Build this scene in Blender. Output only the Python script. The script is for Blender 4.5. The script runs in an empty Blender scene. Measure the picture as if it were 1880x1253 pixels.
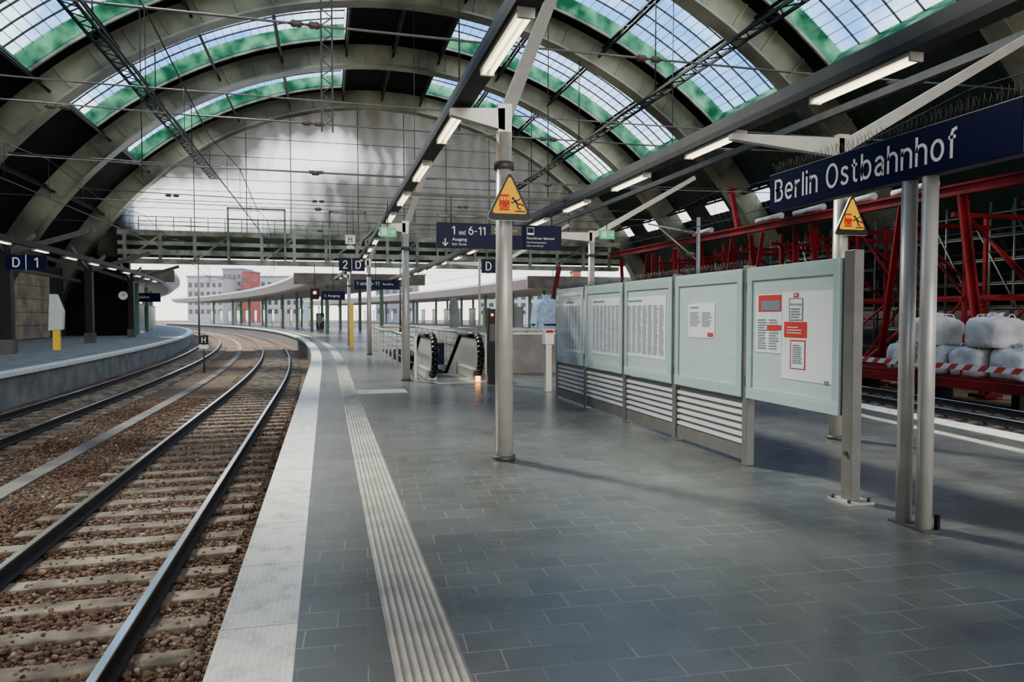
import bpy, math, random
import numpy as np
from mathutils import Vector, Matrix
random.seed(4); np.random.seed(4)
S=bpy.context.scene; COL=S.collection
sin,cos,rad=math.sin,math.cos,math.radians
# ------------------------------------------------------------ camera
TH=rad(14.66); PH=rad(2.05); FP=1300.0
Z=Vector((0,0,1)); Fh=Vector((sin(TH),cos(TH),0)); Rv=Vector((cos(TH),-sin(TH),0))
Fw=Fh*cos(PH)-Z*sin(PH); Uv=Fh*sin(PH)+Z*cos(PH); OC=Vector((0,0,1.6))
def ray(px,py): return Fw+Rv*((px-940)/FP)-Uv*((py-626.5)/FP)
def atZ(px,py,z=0): r=ray(px,py); return OC+r*((z-1.6)/r.z)
def atX(px,py,x): r=ray(px,py); return OC+r*(x/r.x)
def atY(px,py,y): r=ray(px,py); return OC+r*(y/r.y)
def atT(px,py,t): return OC+ray(px,py)*t
cd=bpy.data.cameras.new('camera'); cam=bpy.data.objects.new('camera',cd); COL.objects.link(cam)
cam.location=OC; cam.rotation_euler=(math.pi/2-PH,0,-TH); cd.sensor_width=36; cd.lens=FP/1880*36; cd.clip_end=2000
S.camera=cam
# ------------------------------------------------------------ materials
def nt(name):
    m=bpy.data.materials.new(name); m.use_nodes=True; n=m.node_tree.nodes; l=m.node_tree.links
    return m,n,l,n['Principled BSDF'],n['Material Output']
def mat(name,c,rough=.5,metal=0,var=.25,scale=3,bump=0,bscale=60,c2=None,emit=0,spec=.5,lo=.35,hi=.65):
    m,n,l,p,o=nt(name)
    g=n.new('ShaderNodeNewGeometry'); t=n.new('ShaderNodeTexNoise'); t.inputs['Scale'].default_value=scale; t.inputs['Detail'].default_value=5
    l.new(g.outputs['Position'],t.inputs['Vector'])
    r=n.new('ShaderNodeValToRGB'); r.color_ramp.elements[0].position=lo; r.color_ramp.elements[1].position=hi
    if c2 is None: c2=tuple(x*(1-var) for x in c)
    r.color_ramp.elements[0].color=(*c2,1); r.color_ramp.elements[1].color=(*c,1)
    l.new(t.outputs['Fac'],r.inputs['Fac']); l.new(r.outputs['Color'],p.inputs['Base Color'])
    p.inputs['Roughness'].default_value=rough; p.inputs['Metallic'].default_value=metal
    p.inputs['Specular IOR Level'].default_value=spec
    if bump:
        t2=n.new('ShaderNodeTexNoise'); t2.inputs['Scale'].default_value=bscale; t2.inputs['Detail'].default_value=4
        l.new(g.outputs['Position'],t2.inputs['Vector'])
        b=n.new('ShaderNodeBump'); b.inputs['Strength'].default_value=bump; b.inputs['Distance'].default_value=.03
        l.new(t2.outputs['Fac'],b.inputs['Height']); l.new(b.outputs['Normal'],p.inputs['Normal'])
    if emit:
        p.inputs['Emission Color'].default_value=(*c,1); p.inputs['Emission Strength'].default_value=emit
    return m
M={}
M['steel']=mat('galvanised_steel',(.45,.43,.37),.36,.3,.15,6)
M['steeld']=mat('dark_grey_steel',(.07,.068,.06),.5,.3,.3,4)
M['black']=mat('black_steel',(.010,.010,.009),.55,.1,.4,2,spec=.3)
M['blackr']=mat('black_rubber',(.003,.003,.003),.4,0,.2,6,spec=.2)
M['postg']=mat('grey_painted_post',(.17,.16,.14),.45,.3,.2,5)
M['rib']=mat('olive_rib_paint_lit_patches',(.44,.44,.30),.42,.0,.5,.22,c2=(.045,.052,.032),lo=.38,hi=.68)  # olive paint with lit and shaded patches put into its colour by noise
M['purlin']=mat('dark_green_purlin_paint',(.014,.018,.013),.6,0,.4,1,spec=.3)
M['shell']=mat('dark_roof_boards',(.009,.010,.008),.85,0,.5,1.2,spec=.12)
M['girder']=mat('pale_green_girder_paint',(.40,.41,.30),.6,0,.5,.9,c2=(.10,.11,.075))
M['rail_top']=mat('worn_rail_steel',(.85,.85,.85),.16,.95,.1,1)
M['rail']=mat('rusty_rail_side',(.035,.025,.02),.75,.2,.4,12)
M['sleeper']=mat('weathered_sleeper',(.26,.205,.15),.92,0,.5,3.5,bump=.6,bscale=25,c2=(.085,.063,.046),spec=.2)
M['conc']=mat('concrete',(.27,.255,.225),.85,0,.4,1.5,bump=.3,bscale=30)
M['trough']=mat('brown_stained_concrete',(.24,.20,.16),.9,0,.5,1.6,bump=.4,bscale=30,c2=(.11,.088,.068))
M['concd']=mat('dark_concrete_wall',(.11,.105,.09),.85,0,.4,1.2,bump=.3,bscale=20)
M['navy']=mat('navy_sign_enamel',(.0015,.003,.036),.4,0,.1,1,spec=.10)
M['white']=mat('white_lettering',(.92,.91,.88),.5,0,.03,1)
M['paper']=mat('white_paper',(.86,.87,.86),.6,0,.05,2)
M['ink']=mat('grey_print',(.20,.22,.26),.7,0,.1,3)
M['inkr']=mat('red_print',(.65,.02,.015),.6,0,.1,3)
M['yellow']=mat('warning_yellow',(1.0,.48,.0),.5,0,.04,2,spec=.10)
M['yellowp']=mat('yellow_post_paint',(.95,.56,.01),.45,0,.1,2)
M['redp']=mat('red_pictogram',(.55,.012,.004),.45,0,.05,2,spec=.12)
M['redst']=mat('red_painted_steel',(.27,.005,.008),.55,.0,.75,.8,spec=.2)
M['aqua']=mat('pale_aqua_enamel',(.44,.56,.53),.25,0,.06,1)
M['aquai']=mat('pale_showcase_back_panel',(.58,.67,.64),.2,0,.05,1)
M['slat']=mat('white_louvre',(.62,.63,.61),.4,0,.08,2)
M['louvreb']=mat('grey_louvre_backing',(.20,.20,.185),.5,.1,.15,2)
M['green']=mat('green_sign_face',(.0,.40,.15),.4,0,.05,1,emit=.6)
M['bag']=mat('white_woven_bag',(.66,.64,.60),.8,0,.3,3,bump=1,bscale=6)
M['bluewrap']=mat('blue_wrapped_bag',(.40,.52,.68),.5,0,.4,5,bump=.8,bscale=7)
M['sand']=mat('sandstone_blocks',(.46,.33,.18),.85,0,.5,.9,c2=(.20,.155,.11),bump=.3,bscale=10)
M['brick']=mat('dark_wall',(.028,.025,.02),.85,0,.5,1.5)  # near-black brown tone of the hall side walls
M['insul']=mat('brown_porcelain',(.13,.09,.07),.4,0,.2,3)
M['wire']=mat('dull_wire',(.05,.05,.042),.5,.5,.1,3)
M['wirel']=mat('pale_tie_rod',(.24,.235,.20),.5,.4,.2,3)
M['canw']=mat('white_canopy',(.70,.70,.68),.5,0,.1,1)
M['canu']=mat('grey_canopy_soffit',(.30,.30,.28),.6,0,.1,1)
M['gcol']=mat('green_column_paint',(.10,.24,.13),.5,0,.15,2)
M['bld1']=mat('pale_render',(.42,.41,.38),.8,0,.1,.2)
M['bld2']=mat('grey_render',(.24,.245,.25),.8,0,.15,.2)
M['bld3']=mat('brick_red_render',(.38,.09,.06),.8,0,.15,.2)
M['win']=mat('dark_window_glass',(.07,.08,.09),.15,0,.2,.5)
M['glow']=mat('fluorescent_tube',(1.0,.86,.52),.4,0,.02,1,emit=4.5)
M['redl']=mat('red_lamp',(1,.05,.02),.4,0,.02,1,emit=8)
M['orl']=mat('orange_lamp',(1,.35,.05),.4,0,.02,1,emit=8)
M['scaff']=mat('scaffold_tube',(.12,.115,.10),.5,.4,.2,2)
M['plank']=mat('scaffold_planks',(.08,.065,.05),.8,0,.3,2)
def brickmat():
    m,n,l,p,o=nt('grey_paving_slabs')
    g=n.new('ShaderNodeNewGeometry'); b=n.new('ShaderNodeTexBrick')
    mp=n.new('ShaderNodeMapping'); mp.inputs['Rotation'].default_value=(0,0,rad(3)); l.new(g.outputs['Position'],mp.inputs['Vector']); l.new(mp.outputs['Vector'],b.inputs['Vector'])
    b.inputs['Scale'].default_value=1; b.inputs['Brick Width'].default_value=.31; b.inputs['Row Height'].default_value=.205
    b.inputs['Mortar Size'].default_value=.0035; b.inputs['Mortar Smooth'].default_value=.2
    b.inputs['Color1'].default_value=(.082,.084,.076,1); b.inputs['Color2'].default_value=(.108,.109,.099,1); b.inputs['Mortar'].default_value=(.27,.265,.24,1)
    t=n.new('ShaderNodeTexNoise'); t.inputs['Scale'].default_value=.5; t.inputs['Detail'].default_value=7; t.inputs['Roughness'].default_value=.65; l.new(g.outputs['Position'],t.inputs['Vector'])
    fine=n.new('ShaderNodeTexNoise'); fine.inputs['Scale'].default_value=160; fine.inputs['Detail'].default_value=2; l.new(g.outputs['Position'],fine.inputs['Vector'])
    mul=n.new('ShaderNodeMixRGB'); mul.blend_type='MULTIPLY'; mul.inputs['Fac'].default_value=1
    r=n.new('ShaderNodeValToRGB'); r.color_ramp.elements[0].color=(.55,.55,.55,1); r.color_ramp.elements[1].color=(1.4,1.4,1.38,1); r.color_ramp.elements[0].position=.33; r.color_ramp.elements[1].position=.72
    l.new(t.outputs['Fac'],r.inputs['Fac']); 
    dark=n.new('ShaderNodeMixRGB'); dark.inputs['Color2'].default_value=(.05,.05,.046,1)
    r3=n.new('ShaderNodeValToRGB'); r3.color_ramp.elements[0].position=.42; r3.color_ramp.elements[1].position=.62; r3.color_ramp.elements[1].color=(.85,.85,.85,1)
    t3=n.new('ShaderNodeTexNoise'); t3.inputs['Scale'].default_value=2.3; t3.inputs['Detail'].default_value=4; l.new(g.outputs['Position'],t3.inputs['Vector'])
    l.new(t3.outputs['Fac'],r3.inputs['Fac'])
    mm=n.new('ShaderNodeMath'); mm.operation='MULTIPLY'; l.new(b.outputs['Fac'],mm.inputs[0]); l.new(r3.outputs['Color'],mm.inputs[1])
    l.new(mm.outputs[0],dark.inputs['Fac']); l.new(b.outputs['Color'],dark.inputs['Color1'])
    l.new(dark.outputs['Color'],mul.inputs['Color1']); l.new(r.outputs['Color'],mul.inputs['Color2'])
    m2=n.new('ShaderNodeMixRGB'); m2.blend_type='OVERLAY'; m2.inputs['Fac'].default_value=.35; l.new(mul.outputs['Color'],m2.inputs['Color1']); l.new(fine.outputs['Fac'],m2.inputs['Color2'])
    l.new(m2.outputs['Color'],p.inputs['Base Color'])
    rr=n.new('ShaderNodeMapRange'); rr.inputs['To Min'].default_value=.17; rr.inputs['To Max'].default_value=.42; l.new(t.outputs['Fac'],rr.inputs['Value']); l.new(rr.outputs['Result'],p.inputs['Roughness'])
    bp=n.new('ShaderNodeBump'); bp.inputs['Strength'].default_value=.15; bp.inputs['Distance'].default_value=.004; bp.invert=True
    l.new(b.outputs['Fac'],bp.inputs['Height']); l.new(bp.outputs['Normal'],p.inputs['Normal'])
    return m
M['pave']=brickmat()
def edgemat():
    m,n,l,p,o=nt('pale_worn_edge_slabs')
    g=n.new('ShaderNodeNewGeometry'); t=n.new('ShaderNodeTexNoise'); t.inputs['Scale'].default_value=5; t.inputs['Detail'].default_value=9; t.inputs['Roughness'].default_value=.75; l.new(g.outputs['Position'],t.inputs['Vector'])
    r=n.new('ShaderNodeValToRGB'); r.color_ramp.elements[0].color=(.52,.49,.41,1); r.color_ramp.elements[1].color=(.90,.87,.76,1); r.color_ramp.elements[0].position=.34; r.color_ramp.elements[1].position=.52
    l.new(t.outputs['Fac'],r.inputs['Fac'])
    b=n.new('ShaderNodeTexBrick'); b.offset=0; b.inputs['Scale'].default_value=1; b.inputs['Brick Width'].default_value=6; b.inputs['Row Height'].default_value=.95; b.inputs['Mortar Size'].default_value=.006
    b.inputs['Color1'].default_value=(1,1,1,1); b.inputs['Color2'].default_value=(.94,.94,.94,1); b.inputs['Mortar'].default_value=(.5,.49,.45,1); l.new(g.outputs['Position'],b.inputs['Vector'])
    mul=n.new('ShaderNodeMixRGB'); mul.blend_type='MULTIPLY'; mul.inputs['Fac'].default_value=1; l.new(r.outputs['Color'],mul.inputs['Color1']); l.new(b.outputs['Color'],mul.inputs['Color2'])
    v=n.new('ShaderNodeTexChecker'); v.inputs['Scale'].default_value=48; v.inputs['Color1'].default_value=(1,1,1,1); v.inputs['Color2'].default_value=(.85,.85,.83,1)
    mp=n.new('ShaderNodeMapping'); mp.inputs['Rotation'].default_value=(0,0,rad(45)); l.new(g.outputs['Position'],mp.inputs['Vector']); l.new(mp.outputs['Vector'],v.inputs['Vector'])
    m3=n.new('ShaderNodeMixRGB'); m3.blend_type='MULTIPLY'; m3.inputs['Fac'].default_value=.7; l.new(mul.outputs['Color'],m3.inputs['Color1']); l.new(v.outputs['Color'],m3.inputs['Color2']); l.new(m3.outputs['Color'],p.inputs['Base Color'])
    bp=n.new('ShaderNodeBump'); bp.inputs['Strength'].default_value=.4; bp.inputs['Distance'].default_value=.004; l.new(v.outputs['Fac'],bp.inputs['Height']); l.new(bp.outputs['Normal'],p.inputs['Normal'])
    p.inputs['Roughness'].default_value=.75
    return m
M['edge']=edgemat()
M['tact']=mat('beige_tactile_ribs',(.52,.485,.39),.7,0,.4,3)
def ballastmat(name,island):
    m,n,l,p,o=nt(name); g=n.new('ShaderNodeNewGeometry')
    r=n.new('ShaderNodeValToRGB'); e=r.color_ramp.elements
    e[0].position=0; e[0].color=(.035,.026,.019,1); e[1].position=1; e[1].color=(.24,.205,.17,1)
    a=e.new(.35); a.color=(.068,.048,.035,1); a=e.new(.6); a.color=(.095,.072,.054,1); a=e.new(.93); a.color=(.13,.10,.078,1)
    if island: l.new(g.outputs['Random Per Island'],r.inputs['Fac'])
    else:
        v=n.new('ShaderNodeTexVoronoi'); v.inputs['Scale'].default_value=24; l.new(g.outputs['Position'],v.inputs['Vector'])
        l.new(v.outputs['Color'],r.inputs['Fac'])
        bp=n.new('ShaderNodeBump'); bp.inputs['Strength'].default_value=1; bp.inputs['Distance'].default_value=.03; bp.invert=True
        l.new(v.outputs['Distance'],bp.inputs['Height']); l.new(bp.outputs['Normal'],p.inputs['Normal'])
    t=n.new('ShaderNodeTexNoise'); t.inputs['Scale'].default_value=.6; t.inputs['Detail'].default_value=5; l.new(g.outputs['Position'],t.inputs['Vector'])
    mx=n.new('ShaderNodeMixRGB'); mx.blend_type='MULTIPLY'; mx.inputs['Fac'].default_value=.9
    r2=n.new('ShaderNodeValToRGB'); r2.color_ramp.elements[0].color=(1.35,.92,.64,1); r2.color_ramp.elements[1].color=(2.3,2.05,1.75,1); r2.color_ramp.elements[0].position=.35; r2.color_ramp.elements[1].position=.65
    l.new(t.outputs['Fac'],r2.inputs['Fac']); l.new(r.outputs['Color'],mx.inputs['Color1']); l.new(r2.outputs['Color'],mx.inputs['Color2']); l.new(mx.outputs['Color'],p.inputs['Base Color'])
    p.inputs['Roughness'].default_value=.95; p.inputs['Specular IOR Level'].default_value=.2
    return m
M['ballast']=ballastmat('brown_ballast_bed',False); M['stone']=ballastmat('brown_ballast_stones',True)
def glassmat():
    m,n,l,p,o=nt('roof_glazing')
    tr=n.new('ShaderNodeBsdfTransparent'); tr.inputs['Color'].default_value=(.93,.98,1,1)
    g=n.new('ShaderNodeNewGeometry'); t=n.new('ShaderNodeTexNoise'); t.inputs['Scale'].default_value=.3; l.new(g.outputs['Position'],t.inputs['Vector'])
    tl=n.new('ShaderNodeBsdfTranslucent'); tl.inputs['Color'].default_value=(.85,.95,.90,1)
    mr=n.new('ShaderNodeMapRange'); mr.inputs['From Min'].default_value=.45; mr.inputs['From Max'].default_value=.7; mr.inputs['To Min'].default_value=.02; mr.inputs['To Max'].default_value=.25; l.new(t.outputs['Fac'],mr.inputs['Value'])
    mx=n.new('ShaderNodeMixShader'); l.new(mr.outputs['Result'],mx.inputs['Fac']); l.new(tr.outputs[0],mx.inputs[1]); l.new(tl.outputs[0],mx.inputs[2]); l.new(mx.outputs[0],o.inputs['Surface'])
    return m
M['glass']=glassmat()
def greenpanel():
    m,n,l,p,o=nt('green_translucent_side_panel')
    g=n.new('ShaderNodeNewGeometry'); t=n.new('ShaderNodeTexNoise'); t.inputs['Scale'].default_value=.9; t.inputs['Detail'].default_value=7; l.new(g.outputs['Position'],t.inputs['Vector'])
    r=n.new('ShaderNodeValToRGB'); r.color_ramp.elements[0].color=(.04,.19,.11,1); r.color_ramp.elements[1].color=(.34,.62,.44,1); r.color_ramp.elements[0].position=.36; r.color_ramp.elements[1].position=.66; l.new(t.outputs['Fac'],r.inputs['Fac'])
    tl=n.new('ShaderNodeBsdfTranslucent'); df=n.new('ShaderNodeBsdfDiffuse'); l.new(r.outputs['Color'],tl.inputs['Color']); l.new(r.outputs['Color'],df.inputs['Color'])
    mx=n.new('ShaderNodeMixShader'); mx.inputs['Fac'].default_value=.3; l.new(tl.outputs[0],mx.inputs[1]); l.new(df.outputs[0],mx.inputs[2]); l.new(mx.outputs[0],o.inputs['Surface'])
    return m
M['gpanel']=greenpanel()
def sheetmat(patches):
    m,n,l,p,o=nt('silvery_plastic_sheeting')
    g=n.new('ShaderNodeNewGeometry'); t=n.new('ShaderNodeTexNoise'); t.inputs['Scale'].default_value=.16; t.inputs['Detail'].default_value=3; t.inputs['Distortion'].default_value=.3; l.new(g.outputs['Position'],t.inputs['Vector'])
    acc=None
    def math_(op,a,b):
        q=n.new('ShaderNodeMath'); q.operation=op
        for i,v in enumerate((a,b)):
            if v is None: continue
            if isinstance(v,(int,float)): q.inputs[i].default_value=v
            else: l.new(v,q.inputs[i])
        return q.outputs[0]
    # patches of daylight painted into the sheeting's translucent colour
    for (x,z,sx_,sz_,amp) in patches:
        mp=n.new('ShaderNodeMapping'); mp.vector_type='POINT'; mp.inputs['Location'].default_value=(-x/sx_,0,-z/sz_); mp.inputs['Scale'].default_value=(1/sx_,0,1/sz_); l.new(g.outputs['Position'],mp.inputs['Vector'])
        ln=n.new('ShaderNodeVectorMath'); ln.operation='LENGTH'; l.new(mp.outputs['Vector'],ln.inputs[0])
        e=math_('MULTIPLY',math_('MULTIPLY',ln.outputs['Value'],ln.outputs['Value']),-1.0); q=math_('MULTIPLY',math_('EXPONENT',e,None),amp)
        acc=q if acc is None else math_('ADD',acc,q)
    # crease-like wave bands drawn in the translucent colour
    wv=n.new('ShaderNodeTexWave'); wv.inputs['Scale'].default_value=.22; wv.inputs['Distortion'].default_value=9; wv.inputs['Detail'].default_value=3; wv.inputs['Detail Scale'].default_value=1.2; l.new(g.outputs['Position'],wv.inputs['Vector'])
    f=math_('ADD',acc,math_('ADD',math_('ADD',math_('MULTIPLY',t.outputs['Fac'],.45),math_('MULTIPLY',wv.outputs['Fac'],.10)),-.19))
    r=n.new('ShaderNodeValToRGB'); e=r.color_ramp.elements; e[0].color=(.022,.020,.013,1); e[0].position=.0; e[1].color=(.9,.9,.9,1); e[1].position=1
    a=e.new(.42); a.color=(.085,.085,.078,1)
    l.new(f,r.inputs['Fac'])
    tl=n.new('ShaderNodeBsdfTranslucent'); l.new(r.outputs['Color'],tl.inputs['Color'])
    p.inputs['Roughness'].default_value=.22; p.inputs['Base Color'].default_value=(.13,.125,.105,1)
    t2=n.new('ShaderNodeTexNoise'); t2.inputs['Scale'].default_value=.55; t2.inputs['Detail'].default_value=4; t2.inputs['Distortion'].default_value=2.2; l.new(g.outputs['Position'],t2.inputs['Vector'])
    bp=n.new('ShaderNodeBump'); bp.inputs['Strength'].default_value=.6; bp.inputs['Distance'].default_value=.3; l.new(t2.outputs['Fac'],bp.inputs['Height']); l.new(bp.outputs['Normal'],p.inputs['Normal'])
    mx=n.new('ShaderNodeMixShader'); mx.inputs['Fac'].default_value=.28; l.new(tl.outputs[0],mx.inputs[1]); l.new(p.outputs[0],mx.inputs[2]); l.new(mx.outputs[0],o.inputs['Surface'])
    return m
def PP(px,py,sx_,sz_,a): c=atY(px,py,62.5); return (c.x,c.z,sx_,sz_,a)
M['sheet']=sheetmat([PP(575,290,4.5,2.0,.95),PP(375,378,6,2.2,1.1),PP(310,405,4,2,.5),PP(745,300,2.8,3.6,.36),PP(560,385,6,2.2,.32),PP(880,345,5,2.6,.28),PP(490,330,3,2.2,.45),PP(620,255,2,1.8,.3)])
def stripes():
    m,n,l,p,o=nt('red_white_barrier_stripes'); g=n.new('ShaderNodeNewGeometry'); w=n.new('ShaderNodeTexWave'); w.inputs['Scale'].default_value=1.3; w.bands_direction='DIAGONAL'
    l.new(g.outputs['Position'],w.inputs['Vector']); r=n.new('ShaderNodeValToRGB'); r.color_ramp.interpolation='CONSTANT'; r.color_ramp.elements[0].color=(.7,.68,.65,1); r.color_ramp.elements[1].color=(.5,.03,.02,1); r.color_ramp.elements[1].position=.5
    l.new(w.outputs['Fac'],r.inputs['Fac']); l.new(r.outputs['Color'],p.inputs['Base Color']); return m
M['stripe']=stripes()
def coverglass():
    m,n,l,p,o=nt('showcase_glass'); tr=n.new('ShaderNodeBsdfTransparent'); gl=n.new('ShaderNodeBsdfGlossy'); gl.inputs['Roughness'].default_value=.04
    mx=n.new('ShaderNodeMixShader'); mx.inputs['Fac'].default_value=.12; l.new(tr.outputs[0],mx.inputs[1]); l.new(gl.outputs[0],mx.inputs[2]); l.new(mx.outputs[0],o.inputs['Surface']); return m
M['cover']=coverglass()
# ------------------------------------------------------------ mesh builder
W={}
class MB:
    def __init__(s): s.v=[]; s.f=[]; s.sm=[]
    def add(s,vs,fs,sm=False):
        k=len(s.v); s.v+= [tuple(v) for v in vs]
        for f in fs: s.f.append(tuple(i+k for i in f)); s.sm.append(sm)
        return s
    def box(s,x0,x1,y0,y1,z0,z1):
        return s.add([(x0,y0,z0),(x1,y0,z0),(x1,y1,z0),(x0,y1,z0),(x0,y0,z1),(x1,y0,z1),(x1,y1,z1),(x0,y1,z1)],
              [(0,3,2,1),(4,5,6,7),(0,1,5,4),(1,2,6,5),(2,3,7,6),(3,0,4,7)])
    def beam(s,p,q,w,h,up=Z,w2=None,h2=None):
        p=Vector(p);q=Vector(q); d=(q-p).normalized(); up=Vector(up)
        if abs(d.dot(up))>.98: up=Vector((0,1,0)) if abs(d.y)<.9 else Vector((1,0,0))
        a=d.cross(up).normalized(); b=a.cross(d).normalized(); w2=w if w2 is None else w2; h2=h if h2 is None else h2
        vs=[]
        for c,ww,hh in ((p,w,h),(q,w2,h2)):
            for i,j in ((-1,-1),(1,-1),(1,1),(-1,1)): vs.append(c+a*(i*ww/2)+b*(j*hh/2))
        return s.add(vs,[(0,1,2,3),(7,6,5,4),(0,4,5,1),(1,5,6,2),(2,6,7,3),(3,7,4,0)])
    def tube(s,p,q,r,n=10,r2=None):
        p=Vector(p);q=Vector(q); d=(q-p).normalized(); up=Z if abs(d.z)<.9 else Vector((1,0,0))
        a=d.cross(up).normalized(); b=a.cross(d); r2=r if r2 is None else r2
        vs=[p+(a*cos(2*math.pi*i/n)+b*sin(2*math.pi*i/n))*r for i in range(n)]+[q+(a*cos(2*math.pi*i/n)+b*sin(2*math.pi*i/n))*r2 for i in range(n)]
        s.add(vs,[(i,(i+1)%n,n+(i+1)%n,n+i) for i in range(n)],True)
        k=len(s.v)-2*n; s.f.append(tuple(k+i for i in range(n))[::-1]); s.sm.append(False); s.f.append(tuple(k+n+i for i in range(n))); s.sm.append(False)
        return s
    def path(s,pts,r,n=8):
        for a,b in zip(pts[:-1],pts[1:]): s.tube(a,b,r,n)
        return s
    def prism(s,poly,o,xd,yd,d):
        o=Vector(o);xd=Vector(xd);yd=Vector(yd); nn=xd.cross(yd); n=len(poly)
        vs=[o+xd*x+yd*y for x,y in poly]+[o+xd*x+yd*y+nn*d for x,y in poly]
        return s.add(vs,[tuple(range(n))[::-1],tuple(range(n,2*n))]+[(i,(i+1)%n,n+(i+1)%n,n+i) for i in range(n)])
    def lathe(s,c,prof,n=16):
        c=Vector(c); m=len(prof); vs=[c+Vector((r*cos(2*math.pi*i/n),r*sin(2*math.pi*i/n),z)) for r,z in prof for i in range(n)]
        return s.add(vs,[(j*n+i,j*n+(i+1)%n,(j+1)*n+(i+1)%n,(j+1)*n+i) for j in range(m-1) for i in range(n)],True)
    def sweep(s,prof,ys,off=lambda y:0.0):
        n=len(prof); vs=[(x+off(y),y,z) for y in ys for x,z in prof]; m=len(ys)
        fs=[(j*n+i,j*n+(i+1)%n,(j+1)*n+(i+1)%n,(j+1)*n+i) for j in range(m-1) for i in range(n)]
        return s.add(vs,fs+[tuple(range(n))[::-1],tuple(range((m-1)*n,m*n))])
    def arc(s,prof,p0,p1,n=40):   # prof (radius, y) closed; angles in degrees from the crown
        m=len(prof); vs=[]
        for j in range(n+1):
            a=rad(p0+(p1-p0)*j/n)
            for r,y in prof: vs.append((CX+r*sin(a),y,CZ+r*cos(a)))
        fs=[(j*m+i,j*m+(i+1)%m,(j+1)*m+(i+1)%m,(j+1)*m+i) for j in range(n) for i in range(m)]
        return s.add(vs,fs+[tuple(range(m)),tuple(range(n*m,(n+1)*m))[::-1]])
    def build(s,name,m,parent=None,bevel=0):
        v=np.array(s.v)
        if parent is None: loc=Vector(((v[:,0].min()+v[:,0].max())/2,(v[:,1].min()+v[:,1].max())/2,v[:,2].min()))
        else: loc=W[parent]
        me=bpy.data.meshes.new(name); me.from_pydata([(a-loc.x,b-loc.y,c-loc.z) for a,b,c in s.v],[],s.f); 
        me.polygons.foreach_set('use_smooth',s.sm); me.materials.append(M[m] if isinstance(m,str) else m); me.update()
        o=bpy.data.objects.new(name,me); COL.objects.link(o); W[o]=loc.copy()
        if parent is None: o.location=loc
        else: o.parent=parent
        if bevel:
            b=o.modifiers.new('bevel','BEVEL'); b.width=bevel; b.segments=2; b.limit_method='ANGLE'
        return o
def tag(o,label=None,cat=None,group=None,kind=None):
    if label: o['label']=label
    if cat: o['category']=cat
    if group: o['group']=group
    if kind: o['kind']=kind
    return o
def struct(o,label=None): o['kind']='structure'; 
def thing(name,label,cat,loc=(0,0,0),group=None):
    o=bpy.data.objects.new(name,None); COL.objects.link(o); o.location=loc; o.empty_display_size=.2; W[o]=Vector(loc)
    return tag(o,label,cat,group)
def copy_tree(o,loc=None,label=None,group=None,parent=None,rz=None):
    c=o.copy(); COL.objects.link(c)
    if parent: c.parent=parent
    if loc is not None: c.location=loc
    if rz is not None: c.rotation_euler=(0,0,rz)
    if label: c['label']=label
    if group: c['group']=group
    W[c]=Vector(loc) if loc is not None else W[parent] if parent else W[o]
    for ch in [x for x in o.children]: copy_tree(ch,parent=c)
    return c
XD=Vector((1,0,0)); MY=Vector((0,-1,0)); YD=Vector((0,1,0))
def text(s,o,xd,yd,h,m,parent,w=None,name='lettering',align='L',d=.002,bold=0.0):
    cu=bpy.data.curves.new('t','FONT'); cu.body=s; cu.extrude=0; cu.resolution_u=3; cu.offset=bold
    t=bpy.data.objects.new('t',cu); COL.objects.link(t)
    dg=bpy.context.evaluated_depsgraph_get(); dg.update(); me=bpy.data.meshes.new_from_object(t.evaluated_get(dg)); bpy.data.objects.remove(t)
    v=np.array([tuple(x.co) for x in me.vertices]); x0,x1=v[:,0].min(),v[:,0].max(); 
    cap=.729; sc=h/cap; sx=sc if w is None else w/(x1-x0)
    o=Vector(o);xd=Vector(xd);yd=Vector(yd); n=xd.cross(yd); ww=(x1-x0)*sx
    sh={'L':0,'C':-ww/2,'R':-ww}[align]; loc=W[parent]
    for i,q in enumerate(me.vertices): q.co=o+xd*((v[i,0]-x0)*sx+sh)+yd*(v[i,1]*sc)+n*d-loc
    me.materials.clear(); me.materials.append(M[m]); me.name=name
    ob=bpy.data.objects.new(name,me); COL.objects.link(ob); ob.parent=parent; W[ob]=loc.copy(); return ob
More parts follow.
